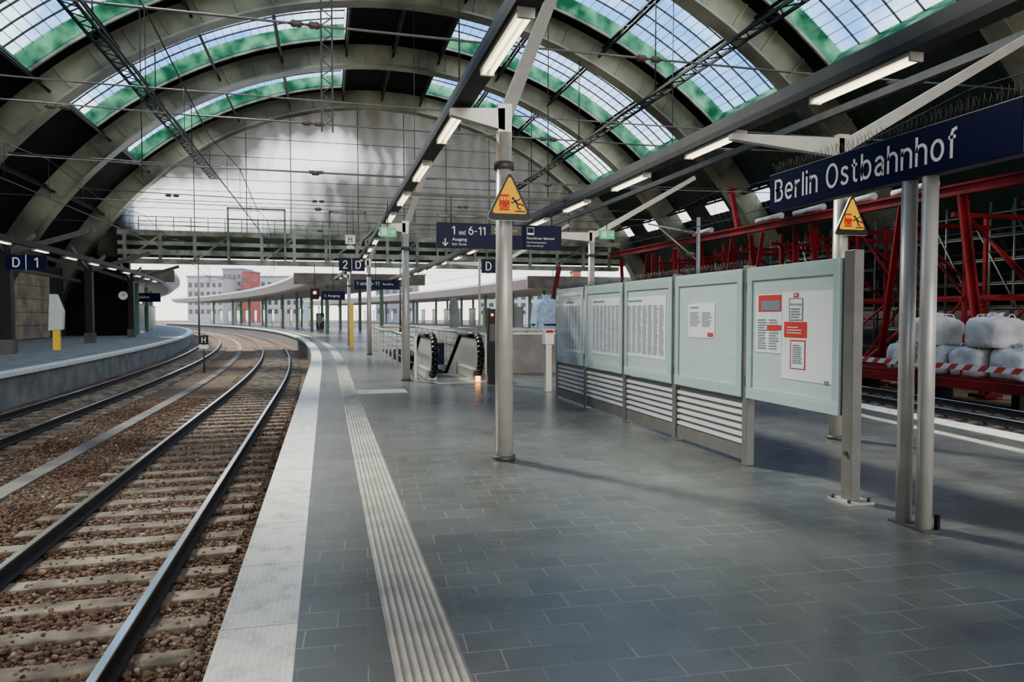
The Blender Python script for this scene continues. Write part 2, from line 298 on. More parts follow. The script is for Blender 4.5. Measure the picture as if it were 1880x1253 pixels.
# stroke lettering, a narrow even-weight railway sans
def ea(cx,cy,rx,ry,a0,a1,n=14): return [(cx+rx*cos(rad(a0+(a1-a0)*i/n)),cy+ry*sin(rad(a0+(a1-a0)*i/n))) for i in range(n+1)]
GL={'B':(.50,[[(0,-.07),(0,1.07)],[(0,1)]+ea(.24,.765,.2,.235,90,-90)+[(0,.53)],[(0,.53)]+ea(.26,.265,.23,.265,90,-90)+[(0,0)]]),
'e':(.45,[[(0.0,.37),(.44,.37)],ea(.225,.36,.225,.36,3,318,22)]),'r':(.25,[[(0,-.07),(0,.79)],[(0,.44),(.03,.58),(.10,.68),(.18,.715),(.27,.715)]]),
'l':(.0,[[(0,-.07),(0,1.07)]]),'i':(.0,[[(0,-.07),(0,.79)],[(0,.94),(0,1.08)]]),
'n':(.40,[[(0,-.07),(0,.79)],ea(.20,.47,.20,.25,180,0)+[(.40,-.07)]]),'h':(.40,[[(0,-.07),(0,1.07)],ea(.20,.47,.20,.25,180,0)+[(.40,-.07)]]),
'O':(.60,[ea(.30,.5,.30,.5,0,360,28)]),'o':(.44,[ea(.22,.36,.22,.36,0,360,24)]),
's':(.36,[[(.34,.60),(.28,.69),(.18,.72),(.08,.69),(.03,.59),(.06,.47),(.17,.39),(.27,.33),(.34,.24),(.34,.12),(.28,.03),(.18,0),(.07,.03),(0,.13)]]),
't':(.27,[[(.10,.95),(.10,.14),(.15,.03),(.28,.0)],[(-.03,.70),(.26,.70)]]),'b':(.44,[[(0,-.07),(0,1.07)],ea(.22,.36,.22,.36,0,360,24)]),
'a':(.39,[[(.03,.57),(.09,.68),(.19,.72),(.31,.69),(.38,.57),(.38,-.07)],[(.38,.43),(.21,.41),(.08,.34),(.02,.2),(.07,.05),(.18,0),(.30,.05),(.38,.18)]]),
'f':(.27,[[(.10,-.07),(.10,.80),(.15,.95),(.30,1.0)],[(-.03,.70),(.26,.70)]]),
'1':(.30,[[(0,.80),(.16,.95),(.27,1.03)],[(.27,1.07),(.27,-.07)]]),'6':(.50,[ea(.25,.32,.25,.32,0,360,24),[(.0,.34),(.02,.58),(.12,.82),(.26,.97),(.40,1.04)]]),
'-':(.28,[[(0,.42),(.28,.42)]]),'2':(.48,[[(.02,.74)]+ea(.24,.74,.21,.26,165,-25)+[(.30,.42),(0,0.0)],[(-.03,0),(.5,0)]]),
'u':(.40,[[(.40,.79),(.40,-.07)],[(0,.79)]+ea(.20,.25,.20,.25,180,360)]),'d':(.44,[[(.44,-.07),(.44,1.07)],ea(.22,.36,.22,.36,0,360,24)]),
'D':(.55,[[(0,-.07),(0,1.07)],[(0,1)]+ea(.25,.5,.30,.5,90,-90,20)+[(0,0)]]),'H':(.52,[[(0,-.07),(0,1.07)],[(.52,-.07),(.52,1.07)],[(0,.52),(.52,.52)]]),' ':(.14,[])}
def strokes(s,o,xd,yd,h,m,parent,w=None,align='L',d=.003,th=.13,gap=.22):
    hh=h; tot=sum(GL[c][0] for c in s)+gap*(len(s)-1); sx=hh if w is None else w/tot; x=0
    if align=='C': x=-tot*sx/2
    mm=MB(); o=Vector(o);xd=Vector(xd);yd=Vector(yd); n=xd.cross(yd)*d; t2=th*hh/2
    for c in s:
        for pl in GL[c][1]:
            P=[Vector((x+a*sx,(b*.88+.06)*hh)) for a,b in pl]; closed=(P[0]-P[-1]).length<1e-5
            if closed: P=P[:-1]
            k=len(P); L=[];R=[]
            for i in range(k):
                a=P[i-1] if (i>0 or closed) else None; b=P[(i+1)%k] if (i<k-1 or closed) else None
                d1=(P[i]-a).normalized() if a is not None else None; d2=(b-P[i]).normalized() if b is not None else None
                dd=d1 if d2 is None else d2 if d1 is None else (d1+d2).normalized(); nn=Vector((-dd.y,dd.x)); f=1 if (d1 is None or d2 is None) else 1/max(.5,nn.dot(Vector((-d1.y,d1.x))))
                L.append(P[i]+nn*t2*f); R.append(P[i]-nn*t2*f)
            vs=[o+xd*q.x+yd*q.y+n for q in L]+[o+xd*q.x+yd*q.y+n for q in R]
            mm.add(vs,[(i,(i+1)%k,k+(i+1)%k,k+i) for i in range(k if closed else k-1)])
        x+=(GL[c][0]+gap)*sx
    return mm.build('lettering',m,parent)
ORD=['nearest','second','third','fourth','fifth','sixth','seventh','eighth','ninth','tenth','eleventh','twelfth','thirteenth','fourteenth','fifteenth']
# ------------------------------------------------------------ layout
CX,CZ=4.7,-7.2
def off(y): return -(max(0,y-23))**2/640
def xr(y): return 9.0+.12*(min(y,20)-7.4)+off(y)
def offr(y): return xr(y)-9.0
def ysteps(a,b,s=1.0): n=max(1,int((b-a)/s)); return [a+(b-a)*i/n for i in range(n+1)]
def rect(x0,x1,z0,z1): return [(x0,z0),(x1,z0),(x1,z1),(x0,z1)]
m=MB(); m.box(-150,170,-40,420,-1.4,-1.0); o=m.build('ground','ballast'); struct(o)
ys=ysteps(-12,170,1.3); ys=sorted(set(ys+[18.8,34.0]))
m=MB()
for a,b in zip(ys[:-1],ys[1:]):
    for x0f,x1f in ([(lambda y:-.16+off(y),lambda y:2.4),(lambda y:3.95,xr)] if 18.79<=a<33.9 else [(lambda y:-.16+off(y),xr)]):
        m.add([(x0f(a),a,0),(x1f(a),a,0),(x1f(b),b,0),(x0f(b),b,0)],[(0,1,2,3)])
o=m.build('floor','pave'); struct(o)
m=MB(); m.sweep(rect(-.54,-.16,-.12,.0),ys,off); struct(m.build('trim_1','edge'))
m=MB(); m.sweep(rect(-.44,-.3,-1.0,-.12),ys,off); struct(m.build('wall_platform_left','concd'))
m=MB(); m.sweep(rect(8.6,9.02,-.12,.005),ys,offr); struct(m.build('trim_2','edge'))
m=MB(); m.sweep(rect(8.75,8.9,-1.0,-.12),ys,offr); struct(m.build('wall_platform_right','concd'))
m=MB(); m.sweep(rect(7.95,8.12,0,.006),ys,offr); struct(m.build('trim_3','tact'))
tx=.28; pr=[(tx,0.001),(tx,.002)]
for i in range(8):
    x=tx+.006+i*.040; pr+=[(x,.002),(x+.005,.012),(x+.023,.012),(x+.028,.002)]
pr+=[(tx+.325,.002),(tx+.325,.001)]
t=thing('tactile_strip','beige ribbed tactile guide strip running along the platform, with one short side field','tactile strip',(tx,-1,0))
MB().sweep(pr,ysteps(-1,75,1.3),off).build('ribbed_band','tact',t)
mm=MB()
for i in range(8): mm.sweep([(tx+.034+i*.04,.0025),(tx+.044+i*.04,.0025),(tx+.044+i*.04,.0035),(tx+.034+i*.04,.0035)],ysteps(-1,30,1.3),off)
M['tgap']=mat('dark_groove',(.18,.165,.135),.8,0,.2,3)  # darker strips laid in the grooves between the ribs
mm.build('groove_strips','tgap',t)
MB().box(.61,1.62,14.7,15.45,.001,.009).build('side_field','tact',t)
m=MB(); m.sweep([(-18.9,-1),(-8.65,-1),(-8.65,-.12),(-8.55,-.12),(-8.55,0),(-18.9,0)],ysteps(10,170,2),off); struct(m.build('floor_left_platform','conc'))
m=MB(); m.sweep(rect(-9.0,-8.53,-.1,.012),ysteps(10,170,2),off); struct(m.build('trim_4','edge'))
# rails, sleepers
RP=[(-.075,0),(.075,0),(.075,.012),(.012,.03),(.012,.12),(.036,.128),(.036,.155),(-.036,.155),(-.036,.128),(-.012,.12),(-.012,.03),(-.075,.012)]
def rail(x,y0,y1,offf,label,zb=-.93):
    t=thing('rail',label,'rail',(x+offf(y0),y0,zb),'running rails of the station tracks')
    MB().sweep([(x+a,zb+b) for a,b in RP],ysteps(y0,y1,1.2),offf).build('rail_body','rail',t)
    MB().sweep([(x-.034,zb+.1555),(x+.034,zb+.1555),(x+.030,zb+.164),(x-.030,zb+.164)],ysteps(y0,y1,1.2),offf).build('running_surface','rail_top',t)
rail(-1.5,1,150,off,'shiny rail of the near track, on the side next to the platform')
rail(-3.0,1,150,off,'shiny rail of the near track, on the side away from the platform')
rail(-6.1,8,150,off,'rail of the far left track nearer to the cable trough')
rail(-7.6,8,150,off,'rail of the far left track beside the opposite platform')
offr3=offr
rail(9.0+5.4,4,40,offr3,'rail right of the showcases, nearer of the two in front of the bags')
rail(9.0+6.9,4,40,offr3,'rail right of the showcases, farther of the two in front of the bags')
sl=None
def sleepers(xc,y0,y1,offf,label,group,sp=.62):
    global sl
    y=y0
    while y<y1:
        loc=(xc+offf(y),y,-1.06)
        if sl is None:
            mm=MB(); mm.box(xc-1.28+offf(y),xc+1.28+offf(y),y-.12,y+.12,-1.06,-.945); sl=mm.build('railway_sleeper','sleeper',bevel=.015); c=sl; c.location=loc
        else:
            c=sl.copy(); COL.objects.link(c); c.location=loc
        c.rotation_euler=(random.uniform(-.01,.01),random.uniform(-.003,.003),random.uniform(-.02,.02))
        tag(c,label,'sleeper',group); y+=sp
sleepers(-2.25,3.2,62,off,'weathered brown sleeper lying in ballast under the near track','sleepers under the near track')
sleepers(-6.85,12,62,off,'weathered brown sleeper lying in ballast under the track beside the opposite platform','sleepers under the far left track')
sleepers(15.15,6,32,offr3,'weathered brown sleeper under the track right of the showcases','sleepers under the right track')
tag(MB().sweep(rect(-4.72,-4.42,-1.0,-.95),ysteps(4,150,1.0),off).build('cable_trough','trough'),'long brown stained concrete cable trough lying in ballast between the two left tracks','cable trough')
# ballast stones
ico=[(0,0,1),(0,0,-1)]+[(.894*cos(rad(72*i)),.894*sin(rad(72*i)),.447) for i in range(5)]+[(.894*cos(rad(72*i+36)),.894*sin(rad(72*i+36)),-.447) for i in range(5)]
icf=[(0,2+i,2+(i+1)%5) for i in range(5)]+[(1,7+(i+1)%5,7+i) for i in range(5)]+[(2+i,7+i,2+(i+1)%5) for i in range(5)]+[(7+i,7+(i+1)%5,2+(i+1)%5) for i in range(5)]
N=60000; ico=np.array(ico); icf=np.array(icf)
yy=3.0+np.random.rand(N)**1.6*21; xx=-8.4+np.random.rand(N)*7.9
keep=(xx>-.36*yy-1.2); xx=xx[keep]; yy=yy[keep]
ph_=((yy-3.2+.31)%.62)-.31; onsl=(np.abs(ph_)<.12)&(xx>-3.5)&(xx<-1.0)&(np.random.rand(len(xx))<.84)
rl=(np.abs(xx+1.5)<.09)|(np.abs(xx+3.0)<.09)|(np.abs(xx+6.1)<.09)|(np.abs(xx+7.6)<.09)|((xx>-4.74)&(xx<-4.40)&(np.random.rand(len(xx))<.75))
k=~(onsl|rl); xx=xx[k]; yy=yy[k]; N=len(xx)
ph_=((yy-3.2+.31)%.62)-.31; hi=(np.abs(ph_)<.12)&(xx>-3.5)&(xx<-1.0)
sz=.011+.019*np.random.rand(N)**1.2*np.where(hi,.5,1); sc=np.stack([sz*(.8+.6*np.random.rand(N)),sz*(.8+.6*np.random.rand(N)),sz*(.6+.5*np.random.rand(N))],1)
V=ico[None]*(1+.35*(np.random.rand(N,12,1)-.5))*sc[:,None,:]
an=np.random.rand(N)*6.28; ca,sa=np.cos(an)[:,None],np.sin(an)[:,None]
bed=np.where(hi,-.944,np.where((xx>-3.6)&(xx<-.9),-.975,-.993))
V=np.stack([V[:,:,0]*ca-V[:,:,1]*sa,V[:,:,0]*sa+V[:,:,1]*ca,V[:,:,2]],2)+np.stack([xx,yy,bed+np.where(hi,.004,.024)*np.random.rand(N)],1)[:,None,:]
Fc=(icf[None]+12*np.arange(N)[:,None,None]).reshape(-1,3)
me=bpy.data.meshes.new('ballast_stones'); me.from_pydata(V.reshape(-1,3).tolist(),[],Fc.tolist()); me.materials.append(M['stone'])
o=bpy.data.objects.new('ballast_stones',me); COL.objects.link(o); tag(o,'loose brown and grey ballast stones between and beside the left tracks','ballast',kind='stuff')
# ------------------------------------------------------------ roof
RY=[20.4,30.8,41.2,51.6,62.0]
names=['nearest arched roof rib','second arched roof rib from the camera','third arched roof rib from the camera','fourth arched roof rib, the last before the end gable','arched roof rib framing the sheeted end gable']
for y,nm in zip(RY,names):
    t=thing('roof_rib','olive painted '+nm,'roof rib',(CX,y,-1.0),'arched steel ribs carrying the hall roof')
    body=MB().arc([(26.55,y-.26),(27.8,y-.55),(27.8,y+.55),(26.55,y+.26)],-73,73,60).build('rib_body','rib',t)
    MB().arc([(26.42,y-.48),(26.55,y-.48),(26.55,y+.48),(26.42,y+.48)],-73,73,60).build('rib_flange','rib',t)
    for i,a in enumerate(range(-60,61,4)):
        aa=rad(a); p=Vector((CX+26.6*sin(aa),y-.36,CZ+26.6*cos(aa))); q=Vector((CX+27.75*sin(aa),y-.62,CZ+27.75*cos(aa)))
        MB().beam(p,q,.07,.22,up=(0,1,0)).build('stiffener','rib',body)
m=MB()
BY=[10.0]+RY
def sh(p0,p1,y0,y1,r=27.8): m.arc([(r,y0),(r+.12,y0),(r+.12,y1),(r,y1)],p0,p1,max(4,int(abs(p1-p0)/2.5)))
sh(-6.8,6.8,10,62.6)
for a,b in zip(BY[:-1],BY[1:]):
    for s in (-1,1):
        sh(s*6.8,s*42,a,a+1.4); sh(s*6.8,s*42,b-1.6,b)
sh(-42,-72,-24,62.6)
sh(-42,60,-24,10)
struct(m.build('ceiling','shell'))
m=MB(); ysr=ysteps(10,62.6,.35)
for j in range(len(ysr)-1):
    for k0,k1 in ((42,44.5),(44.5,47),(47,49.5),(49.5,52),(54.5,58),(58,62),(62,66),(66,71)):
        a0=rad(k0);a1=rad(k1); r0=27.8+(.06 if j%2 else 0); r1=27.8+(.06 if (j+1)%2 else 0)
        m.add([(CX+r0*sin(a0),ysr[j],CZ+r0*cos(a0)),(CX+r0*sin(a1),ysr[j],CZ+r0*cos(a1)),(CX+r1*sin(a1),ysr[j+1],CZ+r1*cos(a1)),(CX+r1*sin(a0),ysr[j+1],CZ+r1*cos(a0))],[(0,1,2,3)])
    if (ysr[j]//2.6)%2==0 or ysr[j]<25:
        a0=rad(52);a1=rad(54.5); m.add([(CX+27.8*sin(a0),ysr[j],CZ+27.8*cos(a0)),(CX+27.8*sin(a1),ysr[j],CZ+27.8*cos(a1)),(CX+27.8*sin(a1),ysr[j+1],CZ+27.8*cos(a1)),(CX+27.8*sin(a0),ysr[j+1],CZ+27.8*cos(a0))],[(0,1,2,3)])
M['corr']=mat('dark_green_corrugated',(.012,.032,.017),.6,0,.5,1); o=m.build('ceiling_lower_slope','corr'); struct(o)
m=MB(); m.box(32,32.4,-24,62,-1,3.6); struct(m.build('wall_right','brick'))
for s,sn in ((-1,'left'),(1,'right')):
    for bi,(a,b) in enumerate(zip(BY[:-1],BY[1:])):
        if bi==0 and s<0: continue
        nm=['nearest','second','third','fourth','farthest'][bi]
        t=thing('skylight','%s raised glass skylight strip on the %s slope of the roof'%(nm,sn),'skylight',(CX+s*12,a+5.2,14),'raised skylights between the roof ribs')
        y0,y1=a+1.4,b-1.6
        p0,p1=s*6.8,s*42; rg=28.72
        gz=MB().arc([(rg,y0),(rg+.03,y0),(rg+.03,y1),(rg,y1)],p0,p1,14).build('glazing','glass',t)
        MB().arc([(27.8,y1),(rg+.05,y1),(rg+.05,y1+.06),(27.8,y1+.06)],p0,p1,14).build('side_panel','gpanel',t)
        MB().arc([(27.8,y0-.06),(rg+.05,y0-.06),(rg+.05,y0),(27.8,y0)],p0,p1,14).build('side_panel','gpanel',t)
        mm=MB()
        for i in range(33):
            aa=rad(p0+(p1-p0)*i/32); c=Vector((CX+(rg-.03)*sin(aa),0,CZ+(rg-.03)*cos(aa)))
            mm.beam(c+YD*y0,c+YD*y1,.02,.03)
        for i in range(1,6): 
            y=y0+(y1-y0)*i/6; w=.03
            mm.arc([(rg-.10,y-w/2),(rg-.01,y-w/2),(rg-.01,y+w/2),(rg-.10,y+w/2)],p0,p1,14)
        mm.build('glazing_bars','purlin',gz)
        mm=MB()
        for y in (y0+.05,y1-.05): mm.arc([(27.7,y-.06),(27.85,y-.06),(27.85,y+.06),(27.7,y+.06)],p0,p1,14)
        mm.build('curb_frame','girder',t)
        aa=rad(p1); d=Vector((sin(aa),0,cos(aa))); c=Vector((CX,0,CZ))
        MB().beam(c+d*27.8+YD*((y0+y1)/2),c+d*(rg+.05)+YD*((y0+y1)/2),y1-y0,.05,up=Vector((cos(aa),0,-sin(aa)))).build('end_panel','gpanel',t)
PN={-6.8:'along the left edge of the dark ridge',6.8:'along the right edge of the dark ridge',-16:'high on the left slope',16:'high on the right slope',-25:'halfway down the left slope',25:'halfway down the right slope',-33.5:'low on the left slope above the skylight ends',33.5:'low on the right slope above the skylight ends',-42:'at the lower ends of the left skylights',42:'at the lower ends of the right skylights',0:'at the very crown of the roof',52:'on the lower right slope',-52:'on the lower left slope'}
for a,l in PN.items():
    aa=rad(a); d=Vector((sin(aa),0,cos(aa))); c=Vector((CX,0,CZ)); r=27.3
    t=thing('purlin','long dark steel purlin running lengthwise '+l,'purlin',tuple(c+d*27.0+YD*10),'lengthwise purlins of the hall roof')
    MB().beam(c+d*27.6+YD*10,c+d*27.6+YD*62,.16,.10,up=d).build('upper_chord','purlin',t)
    MB().beam(c+d*27.05+YD*10,c+d*27.05+YD*62,.14,.09,up=d).build('lower_chord','purlin',t)
    mm=MB(); y=10
    while y<61.5:
        mm.beam(c+d*27.05+YD*y,c+d*27.6+YD*(y+1.3),.06,.05,up=d); mm.beam(c+d*27.6+YD*(y+1.3),c+d*27.05+YD*(y+2.6),.06,.05,up=d); y+=2.6
    mm.build('lattice','purlin',t)
for x,z,l in ((-8.6,12.5,'left'),(15.0,11.9,'right')):
    t=thing('hanging_truss','long dark lattice service truss hung lengthwise under the roof, %s one'%l,'truss',(x,11,z),'service trusses hung under the roof')
    for dx in (-.25,.25): MB().beam((x+dx,11,z),(x+dx,61,z),.08,.12).build('chord','purlin',t)
    mm=MB()
    for y in np.arange(11,60.5,1.0): mm.beam((x-.25,y,z),(x+.25,y+.5,z),.04,.04); mm.beam((x+.25,y+.5,z),(x-.25,y+1,z),.04,.04)
    mm.build('lattice','purlin',t)
    zt=CZ+math.sqrt(26.4**2-(x-CX)**2)
    for y in RY[:-1]: MB().tube((x,y,z),(x,y,zt),.03,6).build('hanger','purlin',t)
# ------------------------------------------------------------ gable
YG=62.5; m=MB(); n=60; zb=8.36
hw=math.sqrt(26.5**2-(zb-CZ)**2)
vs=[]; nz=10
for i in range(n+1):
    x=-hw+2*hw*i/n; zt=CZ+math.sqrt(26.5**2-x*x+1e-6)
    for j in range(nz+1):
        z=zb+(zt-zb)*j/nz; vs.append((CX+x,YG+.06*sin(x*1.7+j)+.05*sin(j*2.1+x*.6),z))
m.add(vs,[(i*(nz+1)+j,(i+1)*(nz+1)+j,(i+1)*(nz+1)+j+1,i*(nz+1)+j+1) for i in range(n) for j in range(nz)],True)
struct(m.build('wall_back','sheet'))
m=MB(); m.box(-17.5,27.5,62.75,62.85,6.3,8.35)
M['apron']=mat('dark_olive_apron_boards',(.10,.10,.075),.8,0,.6,.5,c2=(.025,.025,.02)); struct(m.build('wall_back_apron','apron'))
t=thing('sheeting_support','thin dark seams and lashing cables holding the white sheeting of the end gable','frame',(CX,YG,zb))
for x in (-15,-11,-7.5,-2.0,1.9,5.6,9.5,13.2,17):
    zt=CZ+math.sqrt(26.3**2-x*x)
    MB().beam((CX+x,YG-.14,zb+.05),(CX+x,YG-.14,zt),.07,.03).build('seam','steeld',t)
for z in (10.9,13.7,16.2):
    h=math.sqrt(26.3**2-(z-CZ)**2); MB().beam((CX-h,YG-.14,z),(CX+h,YG-.14,z),.03,.05).build('crossbar','steeld',t)
for z in (9.5,10.2,11.7,12.7,14.6):
    h=math.sqrt(26.3**2-(z-CZ)**2); MB().tube((CX-h,YG-.3,z),(CX+h,YG-.3,z+.15),.025,6).build('lashing_cable','wire',t)
t=thing('gable_girder','long pale green footbridge girder spanning the hall below the sheeted gable','girder',(CX,61,5.7))
MB().box(-15.5,26,60.6,61.6,5.7,6.05).build('bottom_plate','girder',t)
MB().box(-15.5,26,60.5,60.7,6.35,6.75).build('beam','girder',t)
MB().box(-15.5,26,60.5,60.62,7.1,7.4).build('beam','girder',t)
MB().box(-15.5,26,60.4,62.4,7.85,8.25).build('walkway','girder',t)
for x in np.arange(-15,26,2.5): MB().box(x-.12,x+.12,60.42,60.64,5.95,8.0).build('post','girder',t)
for i,x in enumerate(np.arange(-15,25,5.0)): MB().beam((x,60.6,5.9),(x+2.5,60.6,7.9),.14,.14).build('diagonal','girder',t)
mm=MB()
for z in (8.6,8.95,9.3): mm.tube((-14,60.5,z),(24.5,60.5,z),.035,6)
for x in np.arange(-14,24.6,1.25): mm.tube((x,60.5,8.2),(x,60.5,9.3),.035,6)
mm.build('handrail','girder',t)
for x0,x1,lab in ((-7.5,-3.2,'left'),(.3,3.2,'middle'),(9.2,13.5,'right')):
    t=thing('portal_frame','pale green square service frame standing on the gable footbridge, %s one'%lab,'frame',((x0+x1)/2,61,8.2),'service frames on the gable footbridge')
    for x in (x0,x1): MB().box(x-.07,x+.07,60.2,60.34,5.9,10.2).build('post','girder',t)
    MB().box(x0,x1,60.2,60.34,10.05,10.2).build('beam','girder',t); MB().box(x0,x1,60.2,60.34,9.2,9.3).build('beam','girder',t)
m=MB(); m.box(-20.4,-19.62,-24,62,-1,5.2); struct(m.build('wall_left','brick'))
m=MB(); m.box(-34,-15.3,62.8,63.4,-1,16); struct(m.build('wall_gable_left','shell'))
t=thing('stone_panel','patch of yellowish sandstone block facing on the dark left wall','wall panel',(-19.3,54,0))
for r_ in range(5):
    for c_ in range(6):
        MB().box(-19.6,-19.28-.03*random.random(),50.9+c_*1.17,52.03+c_*1.17,.05+r_*.9,.92+r_*.9).build('stone_block','sand',t)
# ------------------------------------------------------------ span wires
insprof=[(0,-.22),(.04,-.22),(.04,-.16),(.09,-.13),(.11,-.06),(.09,0),(.11,.06),(.09,.13),(.04,.16),(.04,.22),(0,.22)]
def insulator(p,t,ax=XD,s=1.0):
    ax=Vector(ax); q=Z.rotation_difference(ax); mm=MB(); tmp=MB().lathe((0,0,0),insprof,10)
    mm.add([Vector(p)+q@(Vector(v)*s) for v in tmp.v],tmp.f,True); mm.build('insulator','insul',t)
for k,y in enumerate([20.6,31.0,41.4,51.8]):
    for z,sfx,xs in ((9.6,'upper',(-9.9,-.5,9.8,19.2)),(7.55,'lower',(-.4,9.8))):
        if z<9 and k==0: xs=()
        t=thing('span_wire','%s %s cross span wire over the tracks at the %s'%(ORD[k],sfx,['nearest rib','second rib','third rib','fourth rib'][k]),'wire',(CX,y,z),'catenary cross span wires')
        h=math.sqrt(26.4**2-(z-CZ)**2)
        wr=MB().path([(CX-h,y,z+.25),(CX-h*.5,y,z+.04),(CX,y,z),(CX+h*.5,y,z+.04),(CX+h,y,z+.25)],.035 if z>9 else .022,6).build('wire','wirel',t)
        for x in xs:
            for dx in ((-.24,.24) if z>9 else (0,)): insulator((x+dx,y,z+.02),t)
for xc,l in ((-2.25,'near track'),(-6.85,'far left track'),(10.7,'track right of the platform')):
    f=off if xc<5 else offr
    t=thing('overhead_line','overhead contact line above the '+l,'overhead line',(xc,8,4.6))
    MB().sweep([(xc-.012,4.6),(xc+.012,4.6),(xc,4.63)],ysteps(2,120,3),f).build('contact_wire','wire',t)
    mm=MB(); yy_=ysteps(5,120,2.6)
    zz=lambda y: 5.2+.4*abs(((y-20.6)%10.4)/5.2-1)
    for a,b in zip(yy_[:-1],yy_[1:]): mm.tube((xc+f(a),a,zz(a)),(xc+f(b),b,zz(b)),.012,4)
    ms=mm.build('messenger_wire','wire',t)
    for y in yy_: MB().tube((xc+f(y),y,4.6),(xc+f(y),y,zz(y)),.006,4).build('dropper','wire',ms)
t=thing('hanging_mast','slim steel lattice hanger dropping from the roof ridge to the span wire','hanger',(.1,31,9.3))
for dx in (-.22,.22): MB().beam((.1+dx,31,9.3),(.1+dx,31,19.5),.07,.07).build('upright','steeld',t)
mm=MB()
for z in np.arange(9.5,19.4,.7): mm.beam((-.12,31,z),(.32,31,z+.35),.04,.04); mm.beam((.32,31,z+.35),(-.12,31,z+.7),.04,.04)
mm.build('lattice','steeld',t)
for x,y,l in ((-10,20.6,'at far left of the nearest span wire'),(-7,31,'left of the second span wire'),(3.8,20.6,'right of the centre of the nearest span wire'),(9.8,31,'above the second span wire right of centre'),(16,31,'above the second span wire on the right'),(5,41.4,'at the centre of the third span wire')):
    zt=CZ+math.sqrt(26.45**2-(x-CX)**2)
    tag(MB().tube((x,y,7.0),(x,y,zt),.022,6).build('hanger_rod','wire'),'thin vertical hanger rod '+l,'rod','vertical hanger rods from the roof')
# ------------------------------------------------------------ platform canopy frame
def lightbeam(x,label,y1=47):
    t=thing('light_beam',label,'beam',(x,2,3.86))
    f=lambda y: off(y)
    MB().sweep([(x-.055,3.96),(x+.055,3.96),(x+.055,4.10),(x-.055,4.10)],ysteps(1.5,y1,1.5),f).build('box_beam','steeld',t)
    MB().sweep([(x-.10,3.87),(x+.10,3.87),(x+.10,3.95),(x-.10,3.95)],ysteps(1.5,y1,1.5),f).build('cable_tray','black',t)
lightbeam(1.44,'dark lengthwise light beam over the platform above the yellow-signed pole')
lightbeam(4.93,'dark lengthwise light beam above the row of showcases')
lf=None
for x,rw in ((1.44,'left'),(4.93,'right')):
    for i in range(15):
        y=5.75+i*2.65; loc=(x+off(y),y,3.78)
        lab='%s tube light along the %s platform light beam%s'%(ORD[i],rw,'' if i else ', closest to the camera')
        if lf is None:
            t=thing('tube_light',lab,'light',loc,'tube lights along the platform beams'); lf=t
            hs=MB().box(x-.07,x+.07,y-.66,y+.66,3.83,3.87).build('housing','steel',t)
            for dx in (-.033,.033): MB().tube((x+dx,y-.62,3.808),(x+dx,y+.62,3.808),.017,8).build('tube','glow',t)
            for dy in (-.65,.65): MB().box(x-.065,x+.065,y+dy-.015,y+dy+.015,3.79,3.83).build('end_cap','steel',hs)
        else: copy_tree(lf,loc,lab,'tube lights along the platform beams')
def ycolumn(x,y,xa,sx,sz,label,r=.105,g='branching canopy columns of the main platform'):
    t=thing('canopy_column',label,'column',(x,y,0),g)
    sf=MB().tube((x,y,.0),(x,y,3.6),r,20,r*.80).build('shaft','steel',t)
    MB().tube((x,y,.0),(x,y,.05),r+.02,20).build('foot_ring','steeld',sf)
    MB().tube((x,y,3.2),(x,y,3.28),r+.005,20).build('collar','steeld',sf)
    MB().prism([(-.07,-.30),(.07,-.30),(.08,.16),(-.08,.16)],(x,y+.05,3.75),XD,Z,.10).build('head_plate','steel',t)
    MB().prism([(0,.14),(0,-.10),(xa-x,.03),(xa-x,.10)] if xa>x else [(0,-.10),(0,.14),(xa-x,.10),(xa-x,.03)],(x,y+.05,3.72),XD,Z,.10).build('bracket_arm','steel',t)
    MB().beam((x,y,3.75),(x+sx,y,3.75+sz),.07,.15,w2=.07,h2=.11).build('raking_strut','postg' if sx<2 else 'steel',t)
    return t
ycolumn(1.90,7.61,1.30,.95,2.4,'round grey branching canopy column in front, carrying the large yellow warning triangle')
ycolumn(6.40,7.78,4.80,3.1,1.75,'branching canopy column behind the nearest showcase, carrying the smaller warning triangle')
ycolumn(1.88,17.5,1.30,.85,2.4,'second branching canopy column, standing at the left corner of the escalator railing')
ycolumn(7.0,18.2,4.80,3.1,1.75,'branching canopy column behind the far showcases at the stair parapet')
ycolumn(1.68,29.5,1.30,.85,2.4,'third branching canopy column left of the escalator well, beside the yellow post')
ycolumn(7.0,29.0,4.8,3.1,1.75,'branching canopy column behind the stair parapet, farther one')
ycolumn(1.2,40.0,.9,.85,2.4,'farthest branching canopy column near the gable on the left row')
for x,z,l in ((2.95,6.2,'left'),(9.75,5.55,'right')):
    tag(MB().sweep(rect(x-.06,x+.06,z,z+.14),ysteps(3,47,2),off).build('edge_beam','steeld'),'dark upper edge beam carried by the %s row of raking struts'%l,'beam')
